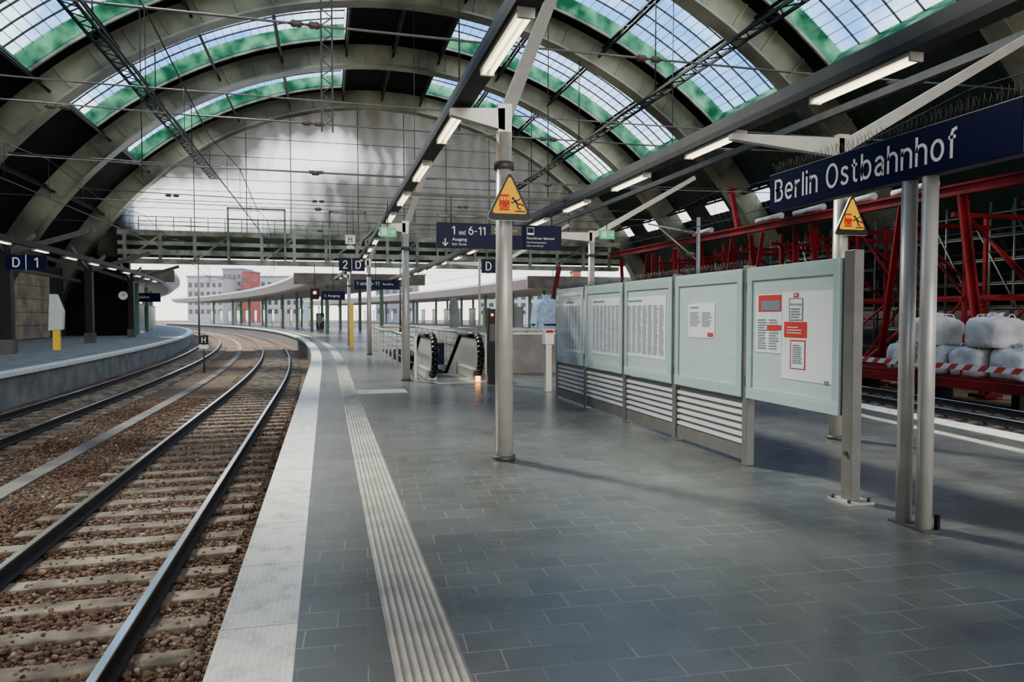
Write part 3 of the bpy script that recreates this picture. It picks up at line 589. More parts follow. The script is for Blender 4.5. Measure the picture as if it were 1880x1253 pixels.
# ------------------------------------------------------------ danger signs
def rtri(w,h,r,k=5):
    pts=[(-w/2,0),(w/2,0),(0,h)]; out=[]
    for i in range(3):
        p=Vector(pts[i]); a=Vector(pts[i-1])-p; b=Vector(pts[(i+1)%3])-p; a.normalize(); b.normalize()
        s_=p+a*r*1.6; e=p+b*r*1.6
        for j in range(k+1):
            u=j/k; q=s_*(1-u)**2+p*2*u*(1-u)+e*u*u; out.append((q.x,q.y))
    return out
def danger(x,y,z0,w,label):
    t=thing('warning_sign',label,'warning sign',(x,y,z0),'yellow train danger signs'); h=w*1.02
    def sc(l,s,dy): return [(a*s,b*s+dy) for a,b in l]
    T=rtri(w,h,.05)
    MB().prism(T,(x,y,z0),XD,Z,.02).build('backing_plate','steel',t)
    MB().prism(sc(T,.99,.003),(x,y-.02,z0),XD,Z,.004).build('black_border','blackr',t)
    yf=MB().prism(sc(rtri(w,h,.04),.76,.070*w/.5),(x,y-.024,z0),XD,Z,.003).build('yellow_face','yellow',t)
    s=w/.5*.86; zo=z0+.026; o_=(x,y-.028,zo); k=lambda L:[(a*s,b*s) for a,b in L]
    mm=MB(); mm.prism(k([(-.125,.12),(-.005,.12),(-.002,.19),(-.01,.275),(-.12,.275),(-.128,.19)]),o_,XD,Z,.003)
    mm.prism(k([(-.13,.09),(-.0,.09),(-.012,.112),(-.118,.112)]),o_,XD,Z,.003); tp=mm.build('train_pictogram','redp',yf)
    mm=MB(); 
    for a in (-.114,-.077,-.040): mm.prism(k([(a,.205),(a+.028,.205),(a+.028,.25),(a,.25)]),(x,y-.0315,zo),XD,Z,.002)
    for a in (-.11,-.03): mm.prism(k([(a,.135),(a+.018,.135),(a+.018,.15),(a,.15)]),(x,y-.0315,zo),XD,Z,.002)
    mm.build('train_windows','yellow',yf)
    # figure thrown backwards towards the platform edge, arms and legs flung out
    mm=MB()
    mm.prism(k([(.040+.018*cos(rad(i*36)),.232+.018*sin(rad(i*36))) for i in range(10)]),o_,XD,Z,.003)
    for a,b,c,d_,w_ in ((.055,.215,.095,.165,.014),(.06,.21,.035,.175,.007),(.035,.175,.015,.19,.007),(.07,.205,.105,.215,.007),(.105,.215,.13,.24,.007),(.095,.165,.135,.17,.009),(.135,.17,.165,.145,.008),(.09,.16,.10,.12,.009),(.10,.12,.135,.105,.008)):
        v=Vector((c-a,d_-b)).normalized(); n_=Vector((-v.y,v.x))*w_
        mm.prism(k([(a-n_.x,b-n_.y),(c-n_.x,d_-n_.y),(c+n_.x,d_+n_.y),(a+n_.x,b+n_.y)]),o_,XD,Z,.003)
    mm.prism(k([(.06,.075),(.19,.075),(.19,.09),(.06,.09)]),o_,XD,Z,.003)
    mm.build('figure_pictogram','blackr',yf)
    for z in (.12,.33): MB().tube((x,y+.02,z0+z*s),(x,y+.10,z0+z*s),.018,8).build('clamp','steeld',t)
danger(1.91,7.42,2.62,.53,'large yellow warning triangle with red train on the front round column')
danger(6.40,7.60,2.61,.52,'smaller yellow warning triangle on the column behind the nearest showcase')
# ------------------------------------------------------------ station name sign
SX=4.28
t=thing('station_sign','long navy station name sign on two grey posts with bird spikes on top','sign',(SX,4.4,0))
sb=MB().box(SX-.05,SX+.07,3.52,6.15,2.62,2.98).build('sign_board','navy',t,bevel=.008)
strokes('Berlin Ostbahnhof',(SX-.05,6.05,2.70),MY,Z,.215,'white',sb,w=2.04,th=.112,gap=.24)
for y in (4.28,4.47): MB().tube((SX+.01,y,0),(SX+.01,y,2.63),.056,20).build('post','steel',t)
MB().box(SX-.06,SX+.08,4.2,4.55,0,.02).build('base_plate','steeld',t)
MB().box(SX+.055,SX+.08,4.20,4.23,.02,.13).build('cable_clip','blackr',t)
def spikes(x,y0,y1,z,t,n,h=.11):
    mm=MB()
    for i in range(n):
        y=y0+(y1-y0)*i/(n-1)
        for dx,dy in ((-.035,.012),(.0,-.008),(.035,.012)): mm.tube((x,y,z),(x+dx+random.uniform(-.01,.01),y+dy+random.uniform(-.01,.01),z+h*random.uniform(.85,1.05)),.002,4)
    mm.box(x-.012,x+.012,y0,y1,z,z+.006); o=mm.build('bird_spikes','wire',t); return o
spikes(SX,3.55,6.12,2.982,t,60)
# ------------------------------------------------------------ showcases
PXX=4.34; PY=[5.16,6.66,8.25,9.83,11.5,13.05]
def quadY(t,px0,py0,px1,py1,m_,name,x=PXX-.052,th=.002,frac=None):
    a=atX(px0,py0,x); b=atX(px1,py1,x); y0,y1=sorted((a.y,b.y)); z0,z1=sorted((a.z,b.z))
    return MB().box(x-th,x,y0,y1,z0,z1).build(name,m_,t),(y0,y1,z0,z1)
def lines(t,y0,y1,z0,z1,n,m_='ink',x=PXX-.0545,cols=1,name='print_lines',fill=.5):
    mm=MB()
    for c in range(cols):
        ca=y0+(y1-y0)*(c+.06)/cols; cb=y0+(y1-y0)*(c+.94)/cols
        for i in range(n):
            z=z0+(z1-z0)*(i+.5)/n; e=(cb-ca)*random.uniform(0,.35)
            mm.box(x-.001,x,ca+e,cb,z-(z1-z0)/n*fill/2,z+(z1-z0)/n*fill/2)
    mm.build(name,m_,t)
caselab=['nearest aqua framed showcase with red and white notices pinned inside','second aqua framed showcase, nearly empty with one small white timetable','third showcase along the row, filled with a wide multi-column timetable','fourth showcase along the row holding large grey timetable sheets','farthest and narrowest looking showcase of the row']
CT=[]
for i in range(5):
    y0,y1=PY[i]+.05,PY[i+1]-.05
    t=thing('showcase',caselab[i],'showcase',(PXX,(y0+y1)/2,.72),'information showcases along the platform'); CT.append((t,y0,y1))
    z0,z1=.73,2.10
    MB().box(PXX-.03,PXX+.07,y0,y1,z0,z1).build('cabinet','steel',t,bevel=.006)
    b=.085; mm=MB(); x0,x1=PXX-.05,PXX-.03
    MB().box(x0+.012,x1,y0+b,y1-b,z0+b*1.4,z1-b*1.6).build('back_panel','aquai',t)
    mm.box(x0,x1,y0,y1,z1-b*1.6,z1); mm.box(x0,x1,y0,y1,z0,z0+b*1.4); mm.box(x0,x1,y0,y0+b,z0+b*1.4,z1-b*1.6); mm.box(x0,x1,y1-b,y1,z0+b*1.4,z1-b*1.6)
    df_=mm.build('door_frame','aqua',t)
    MB().add([(PXX-.066,y0+.01,z0+.01),(PXX-.066,y1-.01,z0+.01),(PXX-.066,y1-.01,z1-.01),(PXX-.066,y0+.01,z1-.01)],[(0,3,2,1)]).build('glass','cover',df_)
    for z in (.9,1.9): MB().box(PXX-.05,PXX-.02,y1,y1+.03,z-.05,z+.05).build('hinge','steeld',df_)
    if i>0: spikes(PXX+.02,y0,y1,2.105,t,26,.09)
t=CT[0][0]; XP=PXX-.040
q,_=quadY(t,1436,537,1532,708,'paper','poster',XP); quadY(q,1513,700,1521,707,'ink','print_block',XP-.003)
q,b_=quadY(t,1388,541,1435,650,'paper','poster',XP); lines(q,b_[0]+.03,b_[1]-.03,b_[2]+.03,b_[3]-.25,12,x=XP-.003,cols=2)
quadY(q,1393,543,1434,572,'inkr','print_block',XP-.003); quadY(q,1398,553,1432,570,'ink','print_photo',XP-.005); quadY(q,1408,597,1434,607,'inkr','print_block',XP-.003)
q,b_=quadY(t,1449,548,1474,589,'ink','notice',XP-.003); quadY(q,1451,550,1472,587,'paper','notice_face',XP-.005); 
text('Achtung',((XP-.008),b_[1]-.02,b_[3]-.07),MY,Z,.03,'blackr',q,w=(b_[1]-b_[0])-.04,name='lettering'); lines(q,b_[0]+.02,b_[1]-.02,b_[2]+.02,b_[3]-.09,4,'ink',XP-.0085)
q,b_=quadY(t,1440,591,1481,621,'inkr','notice',XP-.003); lines(q,b_[0]+.03,b_[1]-.03,b_[2]+.03,b_[3]-.04,3,'white',XP-.006,fill=.3)
q,b_=quadY(t,1451,624,1478,680,'inkr','notice',XP-.003); quadY(q,1453,627,1476,678,'paper','notice_face',XP-.005); lines(q,b_[0]+.03,b_[1]-.03,b_[2]+.05,b_[3]-.04,9,'ink',XP-.0085)
q,b_=quadY(t,1457,538,1466,546,'inkr','logo_plate',XP-.003); text('DB',(XP-.0065,(b_[0]+b_[1])/2,b_[2]+.012),MY,Z,.026,'white',q,align='C')
t=CT[1][0]
q,b_=quadY(t,1264,558,1312,622,'paper','timetable',XP); lines(q,b_[0]+.03,b_[1]-.03,b_[2]+.13,b_[3]-.1,9,'ink',XP-.003,cols=2); lines(q,b_[0]+.25,b_[1]-.03,b_[3]-.07,b_[3]-.03,1,'ink',XP-.003)
quadY(q,1299,611,1309,619,'inkr','print_block',XP-.003)
for ci,(a_,c_,cl,nn_) in enumerate(((1150,1222,7,38),(1087,1139,7,38),(1038,1073,6,34))):
    t=CT[2+ci][0]; q,b_=quadY(t,a_,547+2*ci,c_,662-6*ci,'paper','timetable',XP); lines(q,b_[0]+.03,b_[1]-.03,b_[2]+.05,b_[3]-.12,nn_,'ink',XP-.003,cols=cl)
    lines(q,b_[0]+(b_[1]-b_[0])*.5,b_[1]-.03,b_[3]-.08,b_[3]-.03,1,'ink',XP-.003)
pl=['broad flat grey post at the right end of the showcases, with a bolted foot','flat grey post between the nearest and the second showcase','flat grey post between the second and third showcases','flat grey post between the third and fourth showcases','flat grey post between the fourth and farthest showcases','flat grey post at the far left end of the showcases']
for i,y in enumerate(PY):
    t=thing('showcase_post',pl[i],'post',(PXX,y,0),'posts holding the showcases'); w=.10 if i else .13
    MB().box(PXX-.035,PXX+.06,y-w/2+(-.04 if i==0 else 0),y+w/2-.005 -(.04 if i==0 else 0),0,2.13 if i else 2.16).build('upright','postg',t,bevel=.006)
    if i==0:
        bpl=MB().box(PXX-.12,PXX+.14,y-.18,y+.08,0,.018).build('base_plate','steel',t)
        for dx in (-.09,.11):
            for dy in (-.15,.05): MB().tube((PXX+dx,y+dy,.018),(PXX+dx,y+dy,.05),.015,6).build('bolt','steeld',bpl)
        MB().tube((PXX-.035,y-.04,.42),(PXX-.055,y-.04,.42),.018,10).build('lock','steeld',t)
for i in range(1,5):
    y0,y1=PY[i]+.05,PY[i+1]-.05
    t=thing('louvre_panel','white slatted louvre panel beneath the %s showcase'%['','second','third','fourth','farthest'][i],'louvre',(PXX,(y0+y1)/2,.06),'louvre panels below the showcases')
    MB().box(PXX,PXX+.03,y0,y1,.05,.70).build('backing','louvreb',t)
    MB().box(PXX-.02,PXX,y0,y1,.05,.20).build('kick_plate','postg',t)
    for k_ in range(6):
        z=.24+k_*.078; MB().beam((PXX-.008,y0,z),(PXX-.008,y1,z),.018,.040).build('slat','slat',t)
# ------------------------------------------------------------ hanging direction sign
t=thing('direction_sign','wide navy hanging direction sign for tracks and exit, above the escalator','sign',(3.3,14.2,2.9))
YS=14.2
a=atY(802,408,YS); b=atY(960,456,YS); c=atY(1031,457,YS); zt=a.z; zb2=a.z-.50
mp_=MB().box(a.x,b.x+.02,YS,YS+.12,zb2,zt).build('main_panel','navy',t,bevel=.005)
sp_=MB().box(b.x+.03,c.x,YS,YS+.12,zb2,zt).build('side_panel','navy',t,bevel=.005)
strokes('1',(atY(829,0,YS).x,YS,zt-.235),XD,Z,.165,'white',mp_); strokes('und',(atY(842,0,YS).x,YS,zt-.235),XD,Z,.085,'white',mp_,th=.11,w=.125); strokes('6-11',(atY(860,0,YS).x,YS,zt-.235),XD,Z,.165,'white',mp_)
text('Ausgang',(atY(829,0,YS).x,YS,zt-.36),XD,Z,.065,'white',mp_); text('Exit / Sortie',(atY(829,0,YS).x,YS,zt-.45),XD,Z,.045,'white',mp_)
MB().box(atY(901,0,YS).x,atY(957,0,YS).x,YS-.0015,YS,zt-.22,zt-.03).build('grey_field','steeld',mp_)
text('S',(atY(908,0,YS).x,YS-.002,zt-.19),XD,Z,.12,'white',mp_); text('TAXI',(atY(937,0,YS).x,YS-.003,zt-.15),XD,Z,.045,'yellow',mp_)
xx0=atY(816,0,YS).x; mm=MB(); mm.prism([(-.01,.14),(.01,.14),(.01,.0),(-.01,0)][::-1],(xx0,YS,zt-.46),XD,Z,.002)
for s_ in (-1,1): mm.beam((xx0,YS-.001,zt-.465),(xx0+s_*.055,YS-.001,zt-.40),.002,.02,up=(0,1,0)); mm.beam((xx0,YS-.001,zt-.465),(xx0+s_*.055,YS-.001,zt-.40),.02,.003,up=(0,1,0))
mm.build('arrow','white',mp_)
q0=atY(968,0,YS).x; 
MB().box(q0,q0+.15,YS-.002,YS,zt-.20,zt-.05).build('no_smoking_field','white',sp_); MB().box(q0+.008,q0+.142,YS-.004,YS-.002,zt-.16,zt-.058).build('no_smoking_pictogram','navy',sp_)
text('Rauchfreier Bahnhof',(q0,YS,zt-.29),XD,Z,.048,'white',sp_,w=.60); text('Non Smoking Station',(q0,YS,zt-.37),XD,Z,.035,'white',sp_,w=.42); text('Gare non fumeur',(q0,YS,zt-.44),XD,Z,.035,'white',sp_,w=.36)
MB().beam((1.44,YS+.06,zt+.55),(4.93,YS+.06,zt+.55),.05,.06).build('crossbar','steeld',t)
for x in (a.x+.3,b.x-.2,c.x-.2): MB().tube((x,YS+.06,zt),(x,YS+.06,zt+.55),.012,8).build('hanger','steeld',t)
# ------------------------------------------------------------ small plates
def plate(label,px,py,w,h,Y,s,parts,hang=None,pole=None,ths=.04,fm='navy',tm='white'):
    c=atY(px,py,Y); t=thing('platform_sign',label,'sign',tuple(c-Z*h/2))
    sb=MB().box(c.x-w/2,c.x+w/2,Y,Y+ths,c.z-h/2,c.z+h/2).build('sign_board',fm,t)
    for (tx_,dx,dz,hh,ww) in parts: strokes(tx_,(c.x+dx,Y,c.z+dz),XD,Z,hh,tm,sb,align='C',d=.006)
    if hang is not None:
        for dx in (-w*.3,w*.3): MB().tube((c.x+dx,Y+ths/2,c.z+h/2),(c.x+dx,Y+ths/2,hang),.012,6).build('hanger','steeld',t)
    return t,c,sb
t,c,sb=plate('navy track sign reading 2 and D near the yellow post',646,486,1.02,.52,29.2,0,[('2',-.26,-.17,.33,None),('D',.25,-.17,.33,None)],hang=3.95)
MB().box(c.x-.01,c.x+.005,29.19,29.2,c.z-.26,c.z+.26).build('divider','white',sb)
t,c,sb=plate('small navy sign with letter D right of centre',897,489,.50,.48,24,0,[('D',0,-.15,.30,None)]); 
MB().tube((c.x-.32,24.02,0),(c.x-.32,24.02,c.z+.24),.04,10).build('post','steel',t); MB().box(c.x-.32,c.x-.24,24.01,24.03,c.z-.05,c.z+.05).build('bracket','steel',t)
t,c,sb=plate('navy sign reading D 1 over the opposite platform',48,482,1.5,.62,33.5,0,[('D',-.36,-.2,.40,None),('1',.36,-.2,.40,None)],hang=4.4)
MB().box(c.x-.02,c.x+.01,33.49,33.5,c.z-.31,c.z+.31).build('divider','white',sb)
t,c,sb=plate('white stop board with black letter H hanging below the gable girder',643,440,.45,.42,34,0,[('H',0,-.14,.28,None)],hang=7.5,fm='white',tm='blackr')
MB().box(c.x-.16,c.x+.16,33.99,34.03,c.z-.42,c.z-.28).build('number_plate','white',t)
b0=atZ(375,683,-.95); YH=b0.y
t=thing('stop_board','black stop board with white letter H on a low post between the left tracks','sign',(b0.x,YH,-1.0))
MB().tube((b0.x,YH,-1.0),(b0.x,YH,.75),.035,10).build('post','steeld',t)
zc=atY(375,624,YH).z; bd=MB().box(b0.x-.2,b0.x+.2,YH-.06,YH-.03,zc-.2,zc+.2).build('board','blackr',t); strokes('H',(b0.x,YH-.06,zc-.14),XD,Z,.27,'white',bd,align='C',d=.006)
MB().box(b0.x-.2,b0.x+.2,YH-.06,YH-.03,zc-.42,zc-.24).build('number_plate','white',t)
for px,py,l in ((712,426,'left of the direction sign'),(1115,431,'right of the direction sign')):
    Y=14.6; c=atY(px,py,Y); t=thing('exit_sign','small green lit emergency exit sign '+l,'sign',tuple(c-Z*.1),'green emergency exit signs')
    lb=MB().box(c.x-.17,c.x+.17,Y,Y+.06,c.z-.095,c.z+.095).build('light_box','green',t)
    mm=MB(); mm.box(c.x-.12,c.x-.02,Y-.004,Y,c.z-.065,c.z+.065); mm.beam((c.x+.02,Y-.002,c.z),(c.x+.12,Y-.002,c.z),.004,.022); mm.prism([(.09,-.045),(.15,0),(.09,.045)],(c.x,Y,c.z),XD,Z,.004); mm.build('pictogram','white',lb)
    MB().tube((c.x,Y+.03,c.z+.095),(c.x,Y+.03,3.98),.010,6).build('hanger','steeld',t)
# ------------------------------------------------------------ escalator well
X0,X1,Y0,Y1=2.4,3.95,18.8,34.0
m=MB(); m.box(X0-.10,X0,Y0,Y1,-5,-.002); m.box(X1,X1+.12,Y0,Y1,-5,-.002); m.box(X0-.10,X1+.12,Y1,Y1+.12,-5,-.002); m.box(X0,X1,Y0-.1,Y0,-5,-.25); m.box(X0,X1,Y0,Y1,-5.1,-5); struct(m.build('wall_escalator_well','concd'))
t=thing('escalator','downward escalator at the near end of the railed well, with black handrails','escalator',(3.1,18.8,-4.8))
MB().box(X0+.1,X1-.1,16.5,17.9,.0,.012).build('landing_plate','steel',t)
for i in range(22): MB().box(2.68,3.48,19.0+i*.4,19.4+i*.4,-.2-i*.2,-.0-i*.2).build('step','steeld',t)
MB().box(2.68,3.48,17.9,19.0,0,.015).build('comb_plate','steeld',t)
MB().box(3.76,3.94,18.9,33.9,-.25,.0).build('side_deck','steel',t)
for x in (2.50,3.62):
    yc=17.3; R_=.48; zc_=.62
    pts=[(x,yc+R_*cos(rad(a_)),zc_+R_*sin(rad(a_))) for a_ in range(285,89,-15)]+[(x,19.3,1.10),(x,27.5,-3.0)]
    bal=[(yc+(R_-.05)*cos(rad(a_)),zc_+(R_-.05)*sin(rad(a_))) for a_ in range(285,89,-15)]+[(19.3,1.04),(27.5,-3.05),(27.5,-3.7),(19.3,0.02),(17.5,0.02)]
    bl=MB().prism([(-a_,b_) for a_,b_ in bal],(x+.03,0,0),MY,Z,.06).build('balustrade','steel',t)
    MB().path(pts,.085,10).build('handrail','blackr',bl)
    MB().box(x-.12,x+.12,17.35,19.3,0,.26).build('skirt','steel',bl,bevel=.02)
MB().tube((3.52,16.7,.012),(3.52,16.7,.14),.06,10).build('signal_lamp','orl',t)
t=thing('well_sign','navy information panel beside the escalator entrance between its handrails','sign',(3.0,20.5,-.8))
bd=MB().box(2.70,3.30,20.4,20.48,.18,.80).build('board','navy',t); strokes('6-11',(2.77,20.4,.52),XD,Z,.14,'white',bd,w=.36); text('Ausgang',(2.77,20.4,.34),XD,Z,.07,'white',bd)
MB().box(2.60,2.66,20.42,20.46,-1.5,.70).build('bracket','steeld',t)
def railing(label,p,q,group='steel railings around the escalator well',n=None,h=1.05):
    p=Vector(p);q=Vector(q); L=(q-p).length; n=n or max(2,int(L/1.6)+1); t=thing('railing',label,'railing',tuple((p+q)/2),group)
    MB().tube(p+Z*h,q+Z*h,.04,10).build('top_rail','steel',t)
    for z in (.15,.37,.60,.83): MB().tube(p+Z*z,q+Z*z,.012,8).build('mid_rail','postg',t)
    for i in range(n):
        c=p+(q-p)*i/(n-1); MB().beam(c,c+Z*h,.06,.06).build('post','steel',t)
railing('steel railing along the left side of the escalator well',(2.16,17.9,0),(2.16,34.1,0))
railing('steel railing along the right side of the escalator well',(4.22,18.9,0),(4.22,34.1,0))
railing('steel railing across the far end of the escalator well',(2.3,34.25,0),(4.15,34.25,0))
t=thing('stair_parapet','low grey concrete parapet around the stairs right of the escalator','parapet',(6.3,19,0))
MB().box(4.6,8.0,19.0,19.2,0,1.08).build('front_wall','conc',t); MB().box(4.55,4.72,19.2,30,0,1.08).build('side_wall','conc',t); MB().box(7.85,8.0,19.2,30,0,1.08).build('side_wall','conc',t); MB().box(4.6,8.0,30,30.2,0,1.08).build('back_wall','conc',t)
MB().box(4.58,8.02,18.98,19.22,1.08,1.12).build('coping','steel',t)
MB().tube((4.6,19.1,1.2),(8.0,19.1,1.2),.025,8).build('top_rail','steel',t)
for x in (4.7,5.8,6.9,7.9): MB().tube((x,19.1,1.1),(x,19.1,1.2),.015,6).build('rail_stud','steel',t)
t=thing('call_pillar','slim dark pillar with a red lamp right of the escalator','pillar',(3.72,16.2,0))
bd=MB().box(3.64,3.83,16.1,16.3,0,1.76).build('body','black',t,bevel=.01); MB().tube((3.73,16.1,1.62),(3.73,16.07,1.62),.03,10).build('lamp','redl',bd); MB().box(3.67,3.80,16.09,16.1,1.0,1.4).build('panel','steeld',bd)
t=thing('ticket_stamper','light grey post with white head and red label beside the farthest showcase','post',(4.5,14.2,0))
MB().box(4.43,4.57,14.15,14.25,0,1.0).build('shaft','steel',t,bevel=.01); hd=MB().box(4.40,4.60,14.1,14.3,1.0,1.32).build('head','white',t,bevel=.01); MB().box(4.42,4.58,14.095,14.1,1.24,1.30).build('label_strip','redp',hd)
b0=atZ(646,636); t=thing('yellow_post','tall flat yellow post left of the third canopy column','post',(b0.x,b0.y,0)); MB().box(b0.x-.1,b0.x+.1,b0.y-.06,b0.y+.06,0,2.25).build('post_body','yellowp',t,bevel=.01); MB().box(b0.x-.11,b0.x+.11,b0.y-.07,b0.y+.07,2.25,2.3).build('cap','steel',t)
b0=atZ(105,643); t=thing('covered_machine','white covered box on a yellow foot on the opposite platform','machine',(b0.x,b0.y,0)); MB().box(b0.x-.14,b0.x+.14,b0.y-.1,b0.y+.1,0,.95).build('foot','yellowp',t); MB().prism([(-.3,.9),(.28,.95),(.33,1.8),(.05,2.6),(-.22,2.6),(-.27,1.6)],(b0.x,b0.y+.15,0),XD,Z,.35).build('cover','slat',t,bevel=.03)
b0=atZ(833,625); t=thing('covered_board','tall rounded grey covered board beyond the escalator well','board',(b0.x,b0.y,0)); MB().box(b0.x-.05,b0.x+.05,b0.y,b0.y+.05,0,.9).build('foot','steeld',t); MB().prism([(-.28,.8),(.28,.8),(.34,1.6),(.3,2.5),(.1,2.75),(-.18,2.72),(-.32,2.3)],(b0.x,b0.y,0),XD,Z,.12).build('cover','conc',t,bevel=.03)
# ------------------------------------------------------------ left platform furniture
arm=None
for i,(x,y,l) in enumerate(((-12.9,34,'nearest dark branching column on the opposite platform'),(-13.3,46,'second dark branching column on the opposite platform'),(-14.0,58,'third dark branching column on the opposite platform'))):
    if arm is None:
        t=thing('dark_column',l,'column',(x,y,0),'dark columns of the opposite platform'); arm=t
        MB().beam((x,y,0),(x,y,5.0),.38,.38).build('shaft','black',t); MB().beam((x,y,0),(x,y,.6),.5,.5).build('plinth','concd',t)
        for s_ in (-1,1): MB().beam((x,y,4.2),(x+s_*3.3,y,5.3),.12,.22).build('raking_arm','steeld',t)
        for s_ in (-1,1): MB().beam((x,y,4.2),(x,y+s_*3,5.3),.12,.22).build('raking_arm','steeld',t)
    else: copy_tree(arm,(x,y,0),l,'dark columns of the opposite platform')
for x,l in ((-10.0,'trackside'),(-15.5,'wall side')):
    tag(MB().sweep(rect(x-.1,x+.1,4.0,4.2),ysteps(24,58,2),off).build('light_beam','black'),'dark %s light beam over the opposite platform'%l,'beam')
for i in range(9):
    y=26+i*3.4; loc=(-10.0+off(y),y,3.9+.01); copy_tree(lf,loc,'%s tube light over the opposite platform, counted from the left frame edge'%ORD[i],'tube lights over the opposite platform')
t=thing('platform_clock','round black and white station clock hanging over the opposite platform','clock',tuple(atT(226,543,52)))
c=atT(226,543,52); mm=MB().tube(c,c+YD*.12,.36,24); mm.build('case','blackr',t); dl=MB().tube(c-YD*.01,c,.31,24).build('dial','white',t)
MB().beam(c-YD*.015,c-YD*.015+Vector((.0,0,.25)),.03,.03).build('hand','blackr',dl); MB().beam(c-YD*.015,c-YD*.015+Vector((.15,0,.1)),.03,.03).build('hand','blackr',dl); MB().tube(c+Vector((0,.06,.36)),c+Vector((0,.06,1.4)),.03,6).build('hanger','blackr',t)
# ------------------------------------------------------------ outside: canopies, columns, buildings
def canopy(label,x0,x1,z0,z1,y0,y1,cols,colx,offf=off,glaz=None):
    t=thing('platform_canopy',label,'canopy',((x0+x1)/2+offf(y0),y0,0))
    ys_=ysteps(y0,y1,5); MB().sweep([(x0,z1-.25),(x0+.8,z0),(x1-.8,z0),(x1,z1-.25),(x1,z1),(x0,z1)],ys_,offf).build('roof_slab','canw',t)
    MB().sweep(rect(x0+1.2,x1-1.2,z0-.06,z0-.005),ys_,offf).build('soffit','canu',t)
    MB().box(x0+offf(y0)-.1,x1+offf(y0)+.1,y0-.15,y0-.02,z0-.05,z1+.05).build('fascia','conc',t)
    for y in cols:
        for cx_ in colx: MB().beam((cx_+offf(y),y,0),(cx_+offf(y),y,z0),.32,.32).build('column','gcol',t)
    if glaz:
        for ya in range(int(y0)+4,int(y1)-8,6):
            x_=glaz+offf(ya); MB().box(x_-.04,x_+.04,ya,ya+4.5,.2,2.6).build('glazed_screen','win',t); MB().box(x_-.07,x_+.07,ya,ya+4.5,2.55,2.7).build('screen_rail','gcol',t)
canopy('white curved canopy over the main platform beyond the hall',.1,11.4,4.4,5.3,65,168,[68,78,88,98,110,122,134,148],(3.2,8.2),off,5.5)
canopy('white curved canopy over the opposite platform beyond the hall',-15.4,-9.6,4.4,5.3,63.5,168,[66,76,86,96,108,120,134],(-12.6,),off,-13.2)
canopy('long low white canopy of the farther platforms beyond the hall',19,31,4.3,5.4,66,190,[70,80,90,100,112,124,140],(22,28),lambda y:-(max(0,y-60))**1.7/160,24)
m=MB(); m.sweep(rect(19.5,31,-1,0),ysteps(64,190,4),lambda y:-(max(0,y-60))**1.7/160); struct(m.build('floor_far_platform','conc'))
def building(label,px0,px1,ytop,t_,m_,rows,cols,ybot=585):
    a=atT(px0,ybot,t_); b=atT(px1,ybot,t_); top=atT(px0,ytop,t_).z; dp=Fh*12
    t=thing('building',label,'building',((a.x+b.x)/2,(a.y+b.y)/2,-1))
    d=(b-a); d.z=0; L=d.length; d.normalize(); nn=-Fh
    base=[Vector((a.x,a.y,-1)),Vector((b.x,b.y,-1)),Vector((b.x,b.y,-1))+dp,Vector((a.x,a.y,-1))+dp]
    wl=MB().add(base+[v+Z*(top+1) for v in base],[(0,1,5,4),(1,2,6,5),(2,3,7,6),(3,0,4,7),(4,5,6,7)]).build('walls',m_,t)
    MB().beam(Vector((a.x,a.y,top))+dp*.5-d*.4,Vector((b.x,b.y,top))+dp*.5+d*.4,12.8,.5).build('roof','bld2',t)
    for r_ in range(rows):
        for c_ in range(cols):
            u=(c_+.5)/cols*L; z=1.5+(top-3)*(r_+.5)/rows; c0=Vector((a.x,a.y,z))+d*u+nn*.06; w=L/cols*.55; h=(top-3)/rows*.5
            MB().beam(c0-d*w/2,c0+d*w/2,.1,h).build('window','win',wl)
building('pale multi storey block far down the curve of the tracks',345,410,508,260,'bld1',4,6)
building('grey high block behind the tracks with a pale front',410,444,494,280,'bld2',6,4)
building('narrow brick red block just right of the grey high block',446,458,498,270,'bld3',4,1)
building('pale office block seen between the two platform canopies',478,560,508,300,'bld1',4,7)
building('distant grey block left of the direction sign',690,760,516,230,'bld2',3,5)
building('long pale low building behind the right platforms',880,1145,530,200,'bld1',3,18)
building('narrow red block behind the long pale building',1052,1066,497,250,'bld3',4,2)
for i,(px,y) in enumerate(((365,95),(735,80),(1015,90))):
    c=atY(px,560,y); t=thing('catenary_mast','%s catenary mast outside the hall, counted from the left'%['first','second','third'][i],'mast',(c.x,y,-1),'catenary masts outside the hall')
    MB().tube((c.x,y,-1),(c.x,y,8),.13,8,.08).build('pole','postg',t); MB().beam((c.x,y,6.8),(c.x+3,y,6.2),.06,.06).build('bracket','postg',t); MB().beam((c.x,y,5.6),(c.x+3,y,6.2),.05,.05).build('bracket','postg',t)
t=thing('track_signal','small black track signal with red light beside the main platform canopy','signal',tuple(atT(578,540,58)-Z*.5)); c=atT(578,540,58)
hs=MB().box(c.x-.35,c.x+.35,c.y,c.y+.3,c.z-.45,c.z+.45).build('housing','black',t,bevel=.03); MB().tube((c.x,c.y,c.z+.1),(c.x,c.y-.05,c.z+.1),.14,12).build('lamp','redl',hs); MB().tube((c.x,c.y+.15,c.z+.45),(c.x,c.y+.15,5.75),.04,6).build('hanger','steeld',t)
t=thing('departure_board','navy departure board hanging below the main canopy front','sign',tuple(atT(612,543,56))); c=atT(612,543,56)
bd=MB().box(c.x-.9,c.x+.9,c.y,c.y+.2,c.z-.35,c.z+.35).build('board','navy',t); text('2  Ausgang',(c.x-.7,c.y,c.z-.1),XD,Z,.2,'white',bd); MB().tube((c.x,c.y+.1,c.z+.35),(c.x,c.y+.1,5.7),.03,6).build('hanger','steeld',t)
t=thing('track_number_sign','navy sign for tracks 1 and 6 hanging beyond the third canopy column','sign',tuple(atT(690,523,45))); c=atT(690,523,45)
